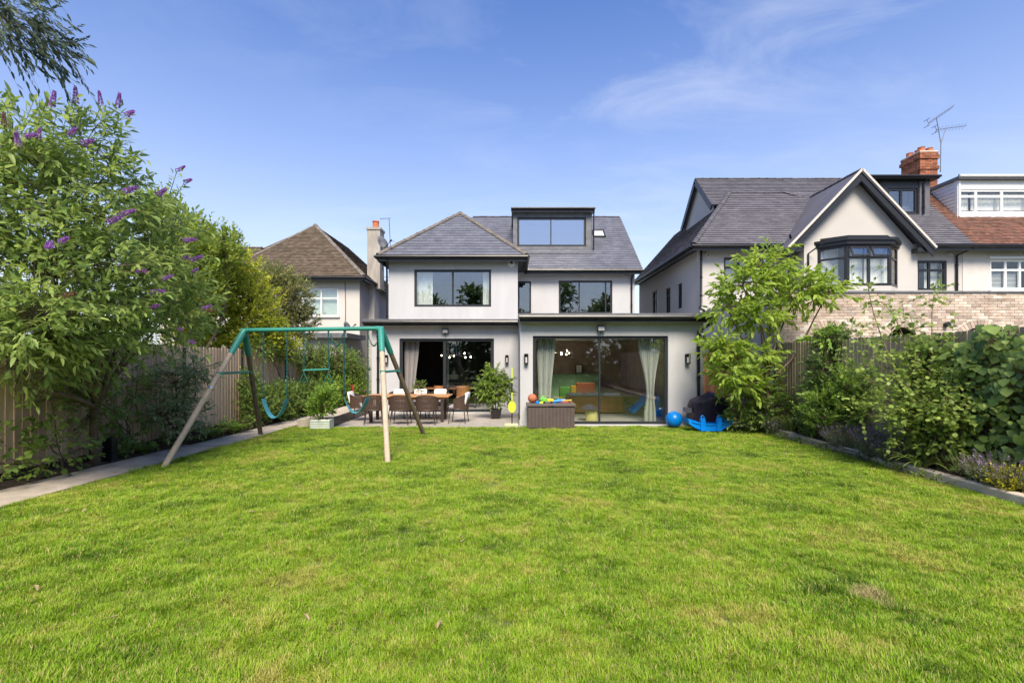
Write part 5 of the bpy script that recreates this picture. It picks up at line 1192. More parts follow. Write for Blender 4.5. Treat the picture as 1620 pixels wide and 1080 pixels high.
# flower spikes on the rim
fm = []
for q in range(4):
    r_ = np.random.default_rng(q+50); n = 260; tt = r_.random(n)**.8; rad = .034*(1-tt)**.7+.006; a = r_.random(n)*6.283
    P = np.stack([rad*np.cos(a), rad*np.sin(a), tt*.25], 1); Dd = np.stack([np.cos(a), np.sin(a), .5+0*a], 1)+r_.normal(size=(n, 3))*.3; V = leaf_verts(P*.8, Dd, r_.normal(size=(n, 3)), np.full(n, .022), np.full(n, .018), .5, .5, .2, .1)
    me = np_mesh('flower_spike', V, LF, 8, r_.random(n)); me.materials.append(ML['flower']); fm.append(me)
brown = fm[0].copy(); brown.materials.clear(); brown.materials.append(leafmat('faded_flower', (.10, .06, .035), (.18, .11, .06), .1))
spk = [(82,170,6.8,'u'),(128,228,7.0,'r'),(200,182,7.6,'r'),(186,170,7.7,'u'),(160,166,7.6,'u'),(120,165,7.4,'u'),(30,232,6.2,'u'),(6,200,6.2,'u'),(40,216,6.3,'r'),(195,303,7.4,'r'),(250,309,8.2,'r'),(292,288,8.6,'r'),(280,270,8.5,'r'),(170,352,7.0,'r'),(80,386,6.1,'d'),(95,383,6.2,'r'),(215,429,7.2,'r'),(255,442,7.6,'r'),(238,462,7.5,'r'),(100,468,5.9,'r'),(240,485,7.5,'r'),(290,380,8.4,'r'),(300,412,8.6,'r'),(305,430,8.6,'r'),(320,488,8.7,'r'),(326,492,8.6,'r'),(300,540,8.5,'d'),(285,520,8.4,'d'),(190,340,7.3,'r'),(290,410,8.4,'r'),(110,213,6.9,'r'),(60,222,6.6,'u')]
for i, (x, y, Y, dr) in enumerate(spk):
    d = {'u': Vector((.1, -.1, 1)), 'r': Vector((1, -.35, .15)), 'd': Vector((.6, -.5, -.3))}[dr]+Vector((rng.uniform(-.3, .3), rng.uniform(-.3, .3), rng.uniform(-.15, .25)))
    o = bpy.data.objects.new('flower_spike', fm[i % 4]); COL.objects.link(o); o.parent = bud; o.location = at(x, y, Y-.55)-OFF[bud]; o.rotation_mode = 'QUATERNION'; o.rotation_quaternion = d.to_track_quat('Z', 'Y'); s_ = rng.uniform(.55, .9); o.scale = (s_, s_, s_*1.35)
    if i in (7, 19, 25): o.data = brown
    # a leafy shoot carries the spike back into the bush
P0 = np.array([tuple(at(x, y, Y-.55)) for x, y, Y, _ in spk]); cen = np.array([tuple(Vector(l[:3])) for l in lobesB]); near = cen[((P0[:, None]-cen[None])**2).sum(2).argmin(1)]
sh_ = Leafy(77); stA = P0*.55+near*.45; sticks('flower_shoots', stA, P0, .006, .004, M['twig'], bud)
for rep in range(3): sh_.twigs(stA+(P0-stA)*(rep*.3), (P0-stA)+sh_.r.normal(size=P0.shape)*.05, .22, 4, 6, .11, 60, .05, .25)
sh_.build(bud, ML['buddleia'], .28, curl=.2, name='shoot_leaves')

# ---- trees and shrubs beyond the left fence
shrub('garden_tree', 'light green young tree rising behind the buddleia, beyond the left fence', 'tree', (-8.3, 12.3, 0), [lob(275, 380, 12, .9, .8), lob(330, 400, 12.3, .8, .5), lob(250, 335, 12, .5, .45), lob(350, 380, 12.4, .35, .3), lob(300, 460, 12, .8, .8)], 1500, .30, (6, 9), .10, ML['lime'], .45, 55, .05, .05, .7, .6, .09, 11)
shrub('golden_shrub', 'bright yellow-green shrub showing over the left fence behind the swing', 'shrub', (-8.1, 14, 0), [lob(350, 455, 13.5, .85, .95), lob(395, 480, 13.8, .8, .8), lob(330, 500, 13.2, .7, .7), lob(410, 520, 14, .7, .5), lob(370, 420, 13.6, .6, .4), lob(310, 535, 13.0, .7, .45), lob(360, 545, 13.6, .8, .4), lob(425, 545, 14.6, .8, .45)], 2500, .28, (6, 9), .095, ML['yellow'], .48, 55, .05, .05, .7, .6, .06, 12)
shrub('photinia_shrub', 'bronze-tipped shrub before the neighbour window beyond the left fence', 'shrub', (-8.0, 17, 0), [lob(448, 470, 16.6, .95, 1.0), lob(430, 445, 16.4, .6, .5), lob(470, 510, 17, .65, .7), lob(440, 530, 16.6, .9, .6)], 1500, .28, (6, 9), .105, ML['photinia'], .38, 50, .05, .1, .6, .7, .06, 13)
# ---- climbers on the left fence, beds along it
shrub('climbing_jasmine', 'jasmine tumbling over the left fence top behind the hanging swings', 'climber', (-7.1, 15, 0), [(-7.15, 13.6, 2.1, .35, .6, .18), (-7.05, 15.0, 2.0, .35, .7, .28), (-6.95, 16.8, 1.8, .5, 1.0, .5), (-6.8, 18.6, 1.6, .7, 1.1, .75), (-6.7, 20, 1.3, .7, .9, .8)], 2000, .24, (6, 9), .085, ML['mid'], .36, 50, .3, .3, .2, .8, .03, 14)
shrub('evergreen_shrub', 'glossy evergreen shrub at the foot of the fence under the left swing', 'shrub', (-6.85, 13.4, 0), [(-6.75, 13.0, .5, .36, .6, .5), (-6.7, 14.2, .55, .42, .8, .55), (-6.6, 15.6, .5, .45, .8, .55), (-6.95, 12.9, 1.0, .2, .3, .5)], 1300, .22, (6, 9), .085, ML['mid'], .42, 50, .1, .15, .6, .7, .03, 15, clip=lfence)
shrub('flowering_shrub', 'pale-flecked leafy shrub by the path beyond the potted bush', 'shrub', (-6.6, 17, 0), [(-6.5, 16.8, .6, .5, .8, .6), (-6.4, 18.2, .55, .5, .8, .6), (-6.3, 19.5, .6, .5, .8, .6)], 900, .22, (6, 9), .08, ML['fresh'], .42, 50, .1, .15, .6, .7, .03, 16)
shrub('silver_shrub', 'grey-green leafy shrub against the fence left of the swing leg', 'shrub', (-6.95, 10, 0), [(-6.75, 9.7, 1.3, .4, .5, .4), (-6.75, 9.3, .7, .3, .4, .4), (-6.8, 10.1, .6, .3, .4, .4), (-6.6, 10.0, 1.55, .4, .4, .3)], 300, .26, (6, 9), .11, ML['silver'], .32, 55, .2, .3, .3, .8, .03, 17, clip=lfence)
shrub('bramble', 'dark bramble patch with broad leaves at the fence foot, far left', 'bramble', (-7.1, 7.6, 0), [(-6.95, 7.3, .45, .35, .55, .42), (-7.0, 6.5, .4, .3, .6, .4), (-7.0, 8.1, .95, .3, .4, .5), (-7.0, 8.9, .3, .3, .4, .3), (-7.05, 7.4, 1.15, .25, .5, .35)], 170, .24, (4, 6), .10, ML['mid'], .62, 60, .25, .3, .3, .7, .015, 18, clip=lfence, w2=.5)
shrub('hanging_branch', 'dark leafy shoots trailing down the fence below the buddleia', 'shrub', (-7.05, 9.1, 0), [(-6.9, 8.9, 1.35, .35, .5, .45), (-6.95, 8.5, .75, .25, .35, .5), (-6.8, 7.6, 1.6, .5, .8, .35)], 130, .26, (5, 7), .09, ML['mid'], .42, 55, .3, .3, .1, .7, .015, 19, clip=lfence)
def fronds(name, label, cat, base, n, Ln, m, seed, pinn=13, spread=.8):
    t_ = thing(name, label, cat, base); lf = Leafy(seed); base = Vector(base); A, B = [], []
    for i in range(n):
        a = 6.283*i/n+lf.r.random()*.5; d = np.array([math.cos(a)*spread, math.sin(a)*spread, 1.]); d = d/np.linalg.norm(d); l_ = Ln*(.7+.5*lf.r.random()); prev = np.array(base)
        for j in range(1, pinn+1):
            t = j/pinn; p = np.array(base)+d*l_*t-up*l_*.45*t*t; A.append(prev); B.append(p); tang = norm((p-prev)[None])[0]; sd = norm(np.cross(tang, up)[None])[0]; prev = p
            for s in (-1, 1): lf.P.append(p[None]); lf.D.append((sd*s+tang*.5)[None]); lf.N.append((up-tang*.2)[None]); lf.L.append(np.array([l_*.3*math.sin(math.pi*min(1, t*.9+.08))+.01])); lf.T.append(np.array([lf.r.random()]))
    sticks('stalks', A, B, .003, .002, M['twig'], t_); lf.build(t_, m, .22, .5, .4, name='fronds', curl=.15); return t_
for i, (x, y) in enumerate(((-6.75, 10.9), (-6.7, 11.7), (-6.85, 9.0))):
    fronds('fern', ('fern with arching fronds beside the path, nearest the swing leg', 'second fern by the path, farther towards the house', 'small fern beside the black crate')[i], 'fern', (x, y, .02), 12, .55 if i < 2 else .35, ML['fresh'], 60+i)
shrub('ground_ivy', 'low green ground cover along the path edge by the left fence', 'ground cover', (-6.9, 11.5, 0), [(-6.8, 10+1.3*i, .14, .28, .75, .16) for i in range(6)]+[(-6.95, 6.2, .12, .2, .8, .14), (-6.95, 8.6, .1, .15, .5, .12)], 460, .14, (5, 7), .06, ML['mid'], .6, 60, .2, .2, .3, .7, .01, 20, clip=lambda P: (P[:, 0] > -7.2) & (P[:, 0] < -6.55))['kind'] = 'stuff'
# ---- eucalyptus limb reaching in at the top left
euc = thing('eucalyptus_tree', 'tall eucalyptus whose drooping grey-green branch hangs into the top left sky', 'tree', (-10.5, 5.2, 0))
rng = random.Random(21); lf = Leafy(21); b = MB(); P1 = limb(b, (-10.5, 5.2, -.1), (-10.2, 5.4, 7.5), .16, .08, rng, .03)
tg = [at(5, 0, 6.3), at(60, 30, 6.6), at(30, 62, 6.5), at(78, 68, 6.8), at(-25, 40, 6.2), at(-90, 0, 6.2), at(-80, -70, 6.2), at(20, -60, 6.4)]; allp = []
for g_ in tg: allp += limb(b, (-10.2, 5.4, 7.3), g_+Vector((-.3, 0, .35)), .04, .008, rng, .05, sag=.05)
b.build('trunk', M['bark'], euc, smooth=True)
lobE = [(*g_, .36, .45, .24) for g_ in tg]; pts, u, k = lf.lobe_pts(lobE, 300, .6); lf.twigs(pts, np.array([.55, .0, -.35])+u*.3+lf.r.normal(size=u.shape)*.25, .36, 6, 9, .105, 35, .3, .55, jit=.18, nup=.2)
spokes(euc, np.array([tuple(p) for p in allp]), pts, M['twig'], .005, .7); lf.build(euc, ML['euc'], .24, .5, .45, name='crown', curl=.15, twigm=M['twig'], stem_r=.003)

# ---- right-hand bed
chl = [lob(1212, 420, 11.7, .42, .34), lob(1175, 452, 11.6, .5, .32), lob(1265, 458, 11.5, .6, .28), lob(1312, 462, 11.3, .34, .18), lob(1152, 488, 11.5, .40, .2), lob(1200, 500, 11.6, .55, .28), lob(1140, 553, 11.4, .36, .2), lob(1175, 562, 11.5, .6, .22), lob(1142, 592, 11.3, .32, .16), lob(1170, 605, 11.4, .45, .22)]
shrub('cherry_tree', 'young cherry tree with drooping light green leaves in front of the cream house', 'tree', (6.45, 11.75, .1), chl, 600, .44, (7, 10), .17, ML['cherry'], .37, 42, .22, .5, .4, .8, .055, 31, single=300, fork=.45, nup=.5, curl=.2, spoke=.8)
shrub('laurel_bush', 'dense dark bush under the cherry tree beside the blue rocker', 'bush', (6.2, 12.05, 0), [lob(1190, 645, 11.9, .6, .5), lob(1165, 665, 11.8, .3, .3), lob(1225, 650, 11.7, .5, .55), lob(1205, 610, 12, .5, .4)], 620, .22, (6, 9), .09, ML['mid'], .42, 50, .15, .25, .5, .7, .04, 32)
shrub('fence_climber', 'dense dark climber heaped over the right fence below the brick arch', 'climber', (6.72, 10.3, .1), [(6.62, 10.25, 1.4, .28, .38, .65), (6.85, 10.3, 2.2, .28, .34, .26), (6.6, 10.0, 1.0, .3, .35, .45)], 430, .24, (6, 9), .09, ML['dark'], .42, 50, .25, .3, .2, .8, .03, 33)
shrub('variegated_climber', 'brighter green sprays on top of the dark climber at the arch', 'climber', (6.7, 10.2, .1), [(6.62, 10.2, 2.25, .28, .28, .16), (6.55, 10.0, 1.0, .25, .3, .15)], 60, .24, (5, 7), .11, ML['fresh'], .5, 50, .3, .35, .2, .8, .012, 34)
shrub('herb_bush', 'fresh green bushy herb clump in the bed left of the lavender', 'bush', (6.5, 9.8, .1), [lob(1325, 650, 9.7, .55, .5), lob(1295, 660, 10.1, .4, .4), lob(1370, 625, 9.2, .4, .6), lob(1345, 620, 9.6, .4, .5)], 950, .2, (7, 10), .06, ML['fresh'], .5, 50, .05, .1, .8, .6, .03, 35, clip=rfence)
# sparse hazel with arching wands
hz = thing('hazel_shrub', 'open hazel shrub with arching wands and round leaves in the right bed', 'shrub', (6.45, 7.4, .1)); rng = random.Random(41); lf = Leafy(41); b = MB()
tips = [(1372, 445, 8.4), (1478, 462, 7.7), (1352, 520, 8.4), (1400, 480, 8.2), (1440, 500, 8.0), (1340, 570, 8.3), (1390, 560, 7.9), (1440, 560, 7.7), (1500, 540, 7.4), (1540, 570, 7.1), (1385, 620, 7.7), (1360, 590, 8.0), (1440, 620, 7.4), (1500, 600, 7.1), (1550, 620, 6.8), (1580, 640, 6.5), (1470, 580, 7.5), (1415, 590, 7.5), (1490, 640, 6.9), (1460, 540, 7.6), (1525, 640, 6.7), (1400, 640, 7.4), (1350, 640, 7.9)]
allp = []
for tpx in tips:
    e = at(*tpx); P_ = limb(b, (6.45+rng.uniform(-.1, .1), 7.4+rng.uniform(-.15, .15), .05), e, .016, .004, rng, .05, sag=.10); allp += [tuple(p) for p in P_[2:]]
b.build('stems', M['bark'], hz, smooth=True)
A_ = np.array(allp); st = np.repeat(A_, 6, 0)+lf.r.normal(size=(len(A_)*6, 3))*.09
lf.twigs(st, lf.r.normal(size=st.shape)*.7+up*.15+np.array([-.1, -.15, 0]), (.26), 4, 6, .068, 60, .15, .15, tvar=.4, nup=1.0)
lf.build(hz, ML['hazel'], .72, .5, .52, fold=.15, curl=.1, single=300, twigm=M['twig'], stem_r=.003)
# ivy over the fence: broad leaves hanging face-out
iv = thing('ivy', 'large-leaved ivy covering the right fence at the frame edge', 'climber', (6.75, 6.8, .1)); lf = Leafy(43); n = 1750
yv = 5.6+lf.r.random(n)*2.5; zv = .3+lf.r.random(n)**.8*1.95; ok = zv < 2.15+.12*np.sin(yv*5)-.5*np.maximum(0, yv-7.6); yv, zv = yv[ok], zv[ok]; n = len(yv)
dep = .05+.22*lf.r.random(n)+.12*np.sin(yv*4+zv*3)**2; P = np.stack([6.82-dep, yv, zv], 1)
lf.P = [P]; lf.D = [np.stack([-.35*np.ones(n), lf.r.normal(size=n)*.45-.1, -1+lf.r.normal(size=n)*.3], 1)]; lf.N = [np.stack([-1*np.ones(n), lf.r.normal(size=n)*.35-.35, .45+lf.r.normal(size=n)*.3], 1)]; lf.L = [.05+.085*lf.r.random(n)**1.6]; lf.T = [lf.r.random(n)]
sticks('stems', P+np.array([dep*.0+.0, 0*dep, 0*dep]).T, np.stack([np.full(n, 6.84), yv+lf.r.normal(size=n)*.05, np.maximum(.1, zv-.25)], 1), .004, .006, M['bark'], iv)
lf.build(iv, ML['ivy'], .95, .62, .42, fold=.12, curl=.12, single=300)
def strap_clump(name, label, cat, base, n, Ln, wd_, m, seed, spread=.7, parts=True, curlv=.55):
    t_ = thing(name, label, cat, base); r_ = np.random.default_rng(seed); mats = m
    for i in range(n):
        a = r_.random()*6.283; el = spread*(.4+r_.random()); d = Vector((math.cos(a)*el, math.sin(a)*el, 1)).normalized(); l_ = Ln*(.65+.5*r_.random()); sd = d.cross(Vector((0, 0, 1))).normalized(); vs = []; k = 7
        for j in range(k+1):
            t = j/k; p = Vector(base)+Vector((math.cos(a), math.sin(a), 0))*.04+d*l_*t-Vector((0, 0, 1))*l_*curlv*t**2.3+Vector((math.cos(a), math.sin(a), 0))*l_*.25*t*t; ww = wd_*math.sin(math.pi*(.12+.86*t))**.6*.5; vs += [p-sd*ww, p-d.cross(sd)*ww*.3, p+sd*ww]
        q = MB(); q.add(vs, [f for j in range(k) for f in ((3*j, 3*j+1, 3*j+4, 3*j+3), (3*j+1, 3*j+2, 3*j+5, 3*j+4))]); o = q.build('leaf_blade', m, t_)
        a_ = o.data.attributes.new('tint', 'FLOAT', 'POINT'); a_.data.foreach_set('value', [float(r_.random())]*len(o.data.vertices))
strap_clump('daylily', 'daylily clump with arching strap leaves spilling over the bed edge', 'perennial', (6.22, 7.35, .1), 34, .62, .026, ML['strap'], 51)
strap_clump('sword_leaf_plant', 'clump of long upright sword leaves beside the dark bush under the cherry', 'perennial', (6.35, 11.0, .1), 30, .85, .028, ML['strap'], 52, .35)
strap_clump('sword_leaf_plant', 'smaller sword-leaved clump rising behind the lavender by the fence', 'perennial', (6.55, 8.9, .1), 22, .6, .022, ML['strap'], 53, .4)
def lavender(label, base, rad, n, seed, h=.42):
    t_ = thing('lavender', label, 'lavender', base, group='lavender plants in the right bed'); r_ = np.random.default_rng(seed); a = r_.random(n)*6.283; q = np.sqrt(r_.random(n)); b0 = np.array(base)+np.stack([np.cos(a)*q*rad*.5, np.sin(a)*q*rad*.7, 0*a], 1)
    d = norm(np.stack([np.cos(a)*q*.7, np.sin(a)*q*.7, np.ones(n)], 1)+r_.normal(size=(n, 3))*.12); l_ = h*(.7+.5*r_.random(n)); tip = b0+d*l_[:, None]
    sticks('stalks', b0, tip, .003, .002, M['twig'], t_)
    lf = Leafy(seed)
    for j in range(10): s_ = .12+.06*j; lf.P.append(b0+d*(l_*s_)[:, None]); lf.D.append(d+r_.normal(size=(n, 3))*.55); lf.N.append(r_.normal(size=(n, 3))); lf.L.append(np.full(n, .055)); lf.T.append(r_.random(n))
    lf.build(t_, ML['lav'], .14, name='foliage')
    fl = Leafy(seed+1); kf = r_.random(n) < .5
    for j in range(9): fl.P.append((tip-d*(.006*j))[kf]); fl.D.append((d*.6+r_.normal(size=(n, 3))*.6)[kf]); fl.N.append(r_.normal(size=(n, 3))[kf]); fl.L.append(np.full(kf.sum(), .018)); fl.T.append(r_.random(kf.sum()))
    fl.build(t_, ML['lavf'], .7, name='flower_heads')
lavender('grey lavender mound beside the herb bush, farthest from the camera', (6.4, 9.2, .1), .5, 420, 61)
lavender('purple-flowered lavender between the herb bush and the daylily', (6.36, 8.3, .1), .5, 460, 62)
lavender('lavender under the cherry tree at the far end of the bed edge', (6.3, 11.4, .05), .4, 260, 63, .35)
lavender('lavender at the right frame edge below the ivy', (6.45, 6.3, .1), .5, 460, 64, .38)
lavender('small lavender in front of the hazel, beside the edging', (6.28, 7.9, .1), .35, 240, 65, .34)
shrub('golden_sedum', 'low golden-yellow sedum cushion at the right edge of the bed', 'sedum', (6.28, 6.12, .1), [(6.27, 6.12, .2, .16, .2, .14)], 130, .12, (6, 8), .035, ML['sedum'], .5, 50, 0, 0, .9, .6, .01, 66, spoke=.3)
shrub('ground_cover', 'feathery green ground cover between the daylily and the golden sedum', 'ground cover', (6.4, 6.7, .1), [(6.35, 6.75, .2, .2, .45, .16), (6.5, 6.4, .25, .2, .4, .2), (6.4, 8.6, .18, .2, .5, .16), (6.45, 10.3, .2, .2, .6, .2)], 420, .13, (7, 9), .045, ML['mid'], .25, 50, 0, 0, .9, .6, .01, 67, spoke=.3)['kind'] = 'stuff'
shrub('edge_clover', 'clover and weeds creeping from the bed edge onto the lawn', 'weeds', (6.0, 7.5, 0), [(6.08, 7+.75*i, .03, .16, .45, .06) for i in range(6)], 420, .07, (4, 5), .028, ML['mid'], .8, 60, 0, .1, .6, .6, .004, 68, spoke=0.02, zmin=.01)['kind'] = 'stuff'
# ---- plants in pots
PT = thing('plant_pot', 'square black plant pot at the wall by the sliding door', 'pot', (-.48, 14.55, 0))
q = MB(); z0, z1 = .006, .30; q.add([(-.48+s*r2, 14.55+t2*r2, z) for z, r2 in ((z0, .12), (z1, .175), (z1, .155), (.24, .15)) for s, t2 in ((-1, -1), (1, -1), (1, 1), (-1, 1))], [(0, 3, 2, 1)]+[(4*i+j, 4*i+(j+1) % 4, 4*i+4+(j+1) % 4, 4*i+4+j) for i in range(3) for j in range(4)]); q.build('body', M['potB'], PT); q = MB(); q.box(-.62, -.34, 14.41, 14.69, .225, .25); q.build('compost', M['soil'], PT)
shrub('weeping_fig', 'weeping fig with glossy leaves growing in the black pot on the patio', 'plant', (-.48, 14.55, .24), [(-.6, 14.5, 1.0, .36, .35, .38), (-.3, 14.5, .9, .25, .3, .32), (-.55, 14.55, 1.4, .22, .24, .22), (-.85, 14.5, .85, .22, .25, .22), (-.45, 14.5, .6, .28, .28, .2), (-.18, 14.5, 1.12, .16, .2, .15)], 470, .24, (6, 9), .085, ML['ficus'], .42, 50, .35, .5, .3, .7, .022, 71, fork=.4)
PW = thing('plant_pot', 'pale mint rectangular ribbed planter at the lawn corner', 'planter', (-4.85, 12.45, 0))
q = MB(); q.rbox(-5.12, -4.64, 12.28, 12.62, 0, .25, .02); q.build('body', M['potW'], PW)
for k in range(4): q = MB(); q.rbox(-5.13, -4.63, 12.268, 12.28, .02+k*.056, .065+k*.056, .005); q.build('rib', M['potW'], PW)
q = MB(); q.box(-5.08, -4.68, 12.31, 12.59, .251, .262); q.build('compost', M['soil'], PW)
shrub('potted_laurel', 'bright green leafy shrub growing in the mint planter', 'plant', (-4.86, 12.45, .25), [(-4.86, 12.45, .62, .34, .32, .34), (-4.75, 12.4, .85, .24, .24, .22), (-5.0, 12.45, .5, .22, .25, .25)], 300, .18, (6, 9), .075, ML['fresh'], .45, 50, .05, .1, .7, .7, .02, 72)
TPp = thing('table_planter', 'white pot on the teak table', 'pot', (-2.72, 14.1, .75)); q = MB(); q.lathe([(.05, 0), (.075, .01), (.085, .13), (.075, .13), (.07, .1)], (-2.72, 14.1, .751), 16); q.build('body', M['upvc'], TPp, smooth='auto'); q = MB(); q.lathe([(.07, .09), (.001, .1)], (-2.72, 14.1, .751), 12); q.build('compost', M['soil'], TPp)
shrub('table_plant', 'small green houseplant in the white pot on the teak table', 'plant', (-2.72, 14.1, .85), [(-2.72, 14.1, 1.0, .16, .15, .12)], 40, .12, (4, 6), .06, ML['mid'], .4, 50, .2, .3, .5, .8, .006, 73, spoke=.8)
# ---- trees behind the camera, seen only as reflections in the glass
names = ('tall left', 'centre left', 'low centre', 'right', 'far right', 'far left', 'second left', 'second right')
for i, (x, y, h) in enumerate(((-7.5, -11.5, 8), (-3.2, -13, 9.5), (1.2, -12, 6.5), (5.2, -12.5, 10.5), (10, -14, 9), (-13, -14, 9.5), (-17, -13, 7), (15, -13, 8))):
    shrub('boundary_tree', names[i] + ' leafy tree at the garden end, seen mirrored in the glass', 'tree', (x, y, -.08), [(x+.9*math.sin(k*2.1+i), y+.6*math.cos(k*1.7), h*(.10+.155*k), 2.5-.25*k, 1.5, 1.3) for k in range(6)], 900, .7, (7, 10), .36, ML['dark'], .5, 50, .1, .2, .4, .8, .16, 80+i, group='trees at the garden end', bias=.6)
# ================================================================== lawn grass (blades by geometry nodes)
mg, t, bs = newmat('grass_blade'); L = t.links.new
g = N(t, 'ShaderNodeNewGeometry'); oi = N(t, 'ShaderNodeObjectInfo')
nA = N(t, 'ShaderNodeTexNoise'); nA.inputs['Scale'].default_value = .95; nA.inputs['Detail'].default_value = 5; nA.inputs['Roughness'].default_value = .6; L(g.outputs['Position'], nA.inputs['Vector'])
nB = N(t, 'ShaderNodeTexNoise'); nB.inputs['Scale'].default_value = 3.2; nB.inputs['Detail'].default_value = 3; L(g.outputs['Position'], nB.inputs['Vector'])
ma = N(t, 'ShaderNodeMath', operation='MULTIPLY_ADD'); L(nB.outputs['Fac'], ma.inputs[0]); ma.inputs[1].default_value = .50; L(nA.outputs['Fac'], ma.inputs[2])
mb_ = N(t, 'ShaderNodeMath', operation='MULTIPLY_ADD'); L(oi.outputs['Random'], mb_.inputs[0]); mb_.inputs[1].default_value = .2; L(ma.outputs[0], mb_.inputs[2])
rp = N(t, 'ShaderNodeValToRGB'); el = rp.color_ramp.elements
el[0].position = .60; el[0].color = (.06, .135, .010, 1); el[1].position = 1.0; el[1].color = (.42, .42, .09, 1)
for p_, c_ in ((.74, (.18, .33, .014)), (.90, (.275, .43, .024)), (.985, (.34, .43, .04))):
    e_ = el.new(p_); e_.color = (*c_, 1)
L(mb_.outputs[0], rp.inputs[0])
at_ = N(t, 'ShaderNodeAttribute', attribute_name='dry'); mxd = N(t, 'ShaderNodeMix', data_type='RGBA'); L(at_.outputs['Fac'], mxd.inputs['Factor']); L(rp.outputs[0], mxd.inputs['A']); mxd.inputs['B'].default_value = (.46, .42, .14, 1)
vd = N(t, 'ShaderNodeVectorMath', operation='DISTANCE'); L(g.outputs['Position'], vd.inputs[0]); vd.inputs[1].default_value = (2.70, 3.62, .02)
vn = N(t, 'ShaderNodeMath', operation='MULTIPLY_ADD'); L(nB.outputs['Fac'], vn.inputs[0]); vn.inputs[1].default_value = .25; L(vd.outputs['Value'], vn.inputs[2])
vr = N(t, 'ShaderNodeMapRange'); L(vn.outputs[0], vr.inputs['Value']); vr.inputs['From Min'].default_value = .16; vr.inputs['From Max'].default_value = .30; vr.inputs['To Min'].default_value = .85; vr.inputs['To Max'].default_value = 0
mx3 = N(t, 'ShaderNodeMix', data_type='RGBA'); L(vr.outputs[0], mx3.inputs['Factor']); L(mxd.outputs['Result'], mx3.inputs['A']); mx3.inputs['B'].default_value = (.55, .42, .24, 1); mxd = mx3
L(mxd.outputs['Result'], bs.inputs['Base Color']); bs.inputs['Roughness'].default_value = .55; bs.inputs['Specular IOR Level'].default_value = .25
tr = N(t, 'ShaderNodeBsdfTranslucent'); L(mxd.outputs['Result'], tr.inputs['Color']); ms = N(t, 'ShaderNodeMixShader'); ms.inputs[0].default_value = .3; L(bs.outputs[0], ms.inputs[1]); L(tr.outputs[0], ms.inputs[2]); L(ms.outputs[0], t.nodes['Material Output'].inputs[0])
gc = bpy.data.collections.new('grass_tufts')
for v in range(10):
    r_ = random.Random(v+300); q = MB(); T_ = []
    for k in range(30):
        a = r_.uniform(0, 6.283); rr = .045*math.sqrt(r_.random()); bx_, by_ = rr*math.cos(a), rr*math.sin(a); h = r_.uniform(.018, .043); a2 = a+r_.uniform(-1.2, 1.2); ln = h*r_.uniform(.2, 1.1); wd_ = r_.uniform(.0013, .0026); s_ = Vector((-math.sin(a2), math.cos(a2), 0))*wd_; d = Vector((math.cos(a2), math.sin(a2), 0)); p = Vector((bx_, by_, 0))
        m1 = p+d*ln*.35+Vector((0, 0, h*.62)); tp = p+d*ln+Vector((0, 0, h)); q.add([p-s_, p+s_, m1+s_*.8, m1-s_*.8, tp], [(0, 1, 2, 3), (3, 2, 4)]); T_ += [1.0 if r_.random() < .10 else 0.0]*2
    me = bpy.data.meshes.new('tuft'); me.from_pydata(q.V, [], q.F); a_ = me.attributes.new('dry', 'FLOAT', 'FACE'); a_.data.foreach_set('value', T_); me.materials.append(mg); o = bpy.data.objects.new('tuft', me); gc.objects.link(o)
vs, fs, dn = [], [], []
bands = [(1.2, 3.2, 4.6, 1350), (3.2, 4.6, 6.0, 1150), (4.6, 6.4, 7, 820), (6.4, 8.6, 7, 560), (8.6, 10.8, 7, 420), (10.8, 12.74, 7, 360)]
for a, c, hw, de in bands:
    n = 8
    for i in range(n):
        k = len(vs)
        for (y, u) in ((a, i/n), (a, (i+1)/n), (c, (i+1)/n), (c, i/n)):
            x0, x1 = max(-hw, LX0(y)+.0), min(hw, LX1(y)+.02); x = x0+(x1-x0)*u; vs.append((x, y, lawn_z(x, y)-.002))
        fs.append((k, k+1, k+2, k+3)); dn.append(de)
me = bpy.data.meshes.new('grass'); me.from_pydata(vs, [], fs); a_ = me.attributes.new('dens', 'FLOAT', 'FACE'); a_.data.foreach_set('value', [float(d) for d in dn]); me.materials.append(mg)
go = link('grass', me, None); tag(go, 'mown lawn grass with straw-coloured dry patches', 'grass', kind='stuff')
ng = bpy.data.node_groups.new('grass_nodes', 'GeometryNodeTree'); ng.interface.new_socket('Geometry', in_out='INPUT', socket_type='NodeSocketGeometry'); ng.interface.new_socket('Geometry', in_out='OUTPUT', socket_type='NodeSocketGeometry')
def gn(ty, **k):
    n = ng.nodes.new(ty)
    for a, c in k.items(): setattr(n, a, c)
    return n
gl = ng.links.new; gi, go_ = gn('NodeGroupInput'), gn('NodeGroupOutput'); dp = gn('GeometryNodeDistributePointsOnFaces'); na = gn('GeometryNodeInputNamedAttribute', data_type='FLOAT'); na.inputs['Name'].default_value = 'dens'
gl(gi.outputs[0], dp.inputs['Mesh']); gl(na.outputs['Attribute'], dp.inputs['Density'])
ci = gn('GeometryNodeCollectionInfo'); ci.inputs['Collection'].default_value = gc; ci.inputs['Separate Children'].default_value = True; ci.inputs['Reset Children'].default_value = True
ip = gn('GeometryNodeInstanceOnPoints'); gl(dp.outputs['Points'], ip.inputs['Points']); gl(ci.outputs[0], ip.inputs['Instance']); ip.inputs['Pick Instance'].default_value = True
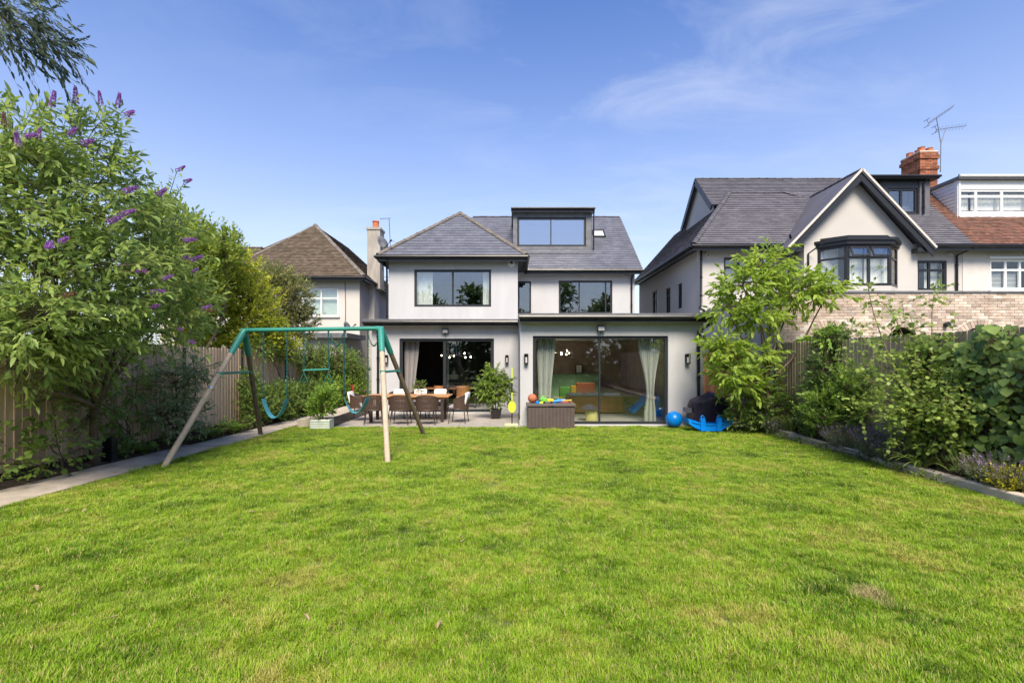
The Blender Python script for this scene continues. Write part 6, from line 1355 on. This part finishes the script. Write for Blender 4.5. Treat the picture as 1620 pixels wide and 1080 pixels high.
rv = gn('FunctionNodeRandomValue', data_type='FLOAT_VECTOR'); rv.inputs[0].default_value = (-.25, -.25, 0); rv.inputs[1].default_value = (.25, .25, 6.283); gl(rv.outputs[0], ip.inputs['Rotation'])
pn = gn('ShaderNodeTexNoise'); ps = gn('GeometryNodeInputPosition'); gl(ps.outputs[0], pn.inputs['Vector']); pn.inputs['Scale'].default_value = 2.6; pn.inputs['Detail'].default_value = 3
mr = gn('ShaderNodeMapRange'); gl(pn.outputs[0], mr.inputs['Value']); mr.inputs['From Min'].default_value = .3; mr.inputs['From Max'].default_value = .7; mr.inputs['To Min'].default_value = .65; mr.inputs['To Max'].default_value = 1.45
rs = gn('FunctionNodeRandomValue', data_type='FLOAT'); rs.inputs[2].default_value = .75; rs.inputs[3].default_value = 1.25
mm = gn('ShaderNodeMath', operation='MULTIPLY'); gl(mr.outputs[0], mm.inputs[0]); gl(rs.outputs[1], mm.inputs[1]); gl(mm.outputs[0], ip.inputs['Scale']); gl(ip.outputs[0], go_.inputs[0])
md = go.modifiers.new('grass', 'NODES'); md.node_group = ng
# dry leaves lying on the lawn
ml = mat('dry_leaf', (.36, .26, .15), .8, .3, 30)
V = leaf_verts(np.zeros((1, 3)), np.array([[0, 1., 0]]), np.array([[0, 0, 1.]]), np.ones(1), np.ones(1)*.3, .5, .42, .5, .25); dlm = np_mesh('fallen_leaf', V, LF, 8, None); dlm.materials.append(ml); rng = random.Random(6)
for px, py in ((697, 984), (480, 973), (738, 854), (672, 828), (110, 806), (136, 806), (830, 831), (190, 977), (575, 783), (310, 737), (1195, 760), (55, 928), (393, 811)):
    Y = FP*1.72/(py-570); o = bpy.data.objects.new('fallen_leaf', dlm); COL.objects.link(o); o.location = (PX(px, Y), Y, .045); o.rotation_euler = (rng.uniform(-.3, .3), rng.uniform(-.4, .4), rng.uniform(0, 6.28)); o.scale = (.09,)*3; tag(o, 'small dry brown leaf lying on the lawn', 'leaf', 'dry leaves scattered on the lawn')
print('TRIS', sum(len(o.data.polygons) for o in scn.objects if o.type=='MESH'), 'OBJ', len(scn.objects))
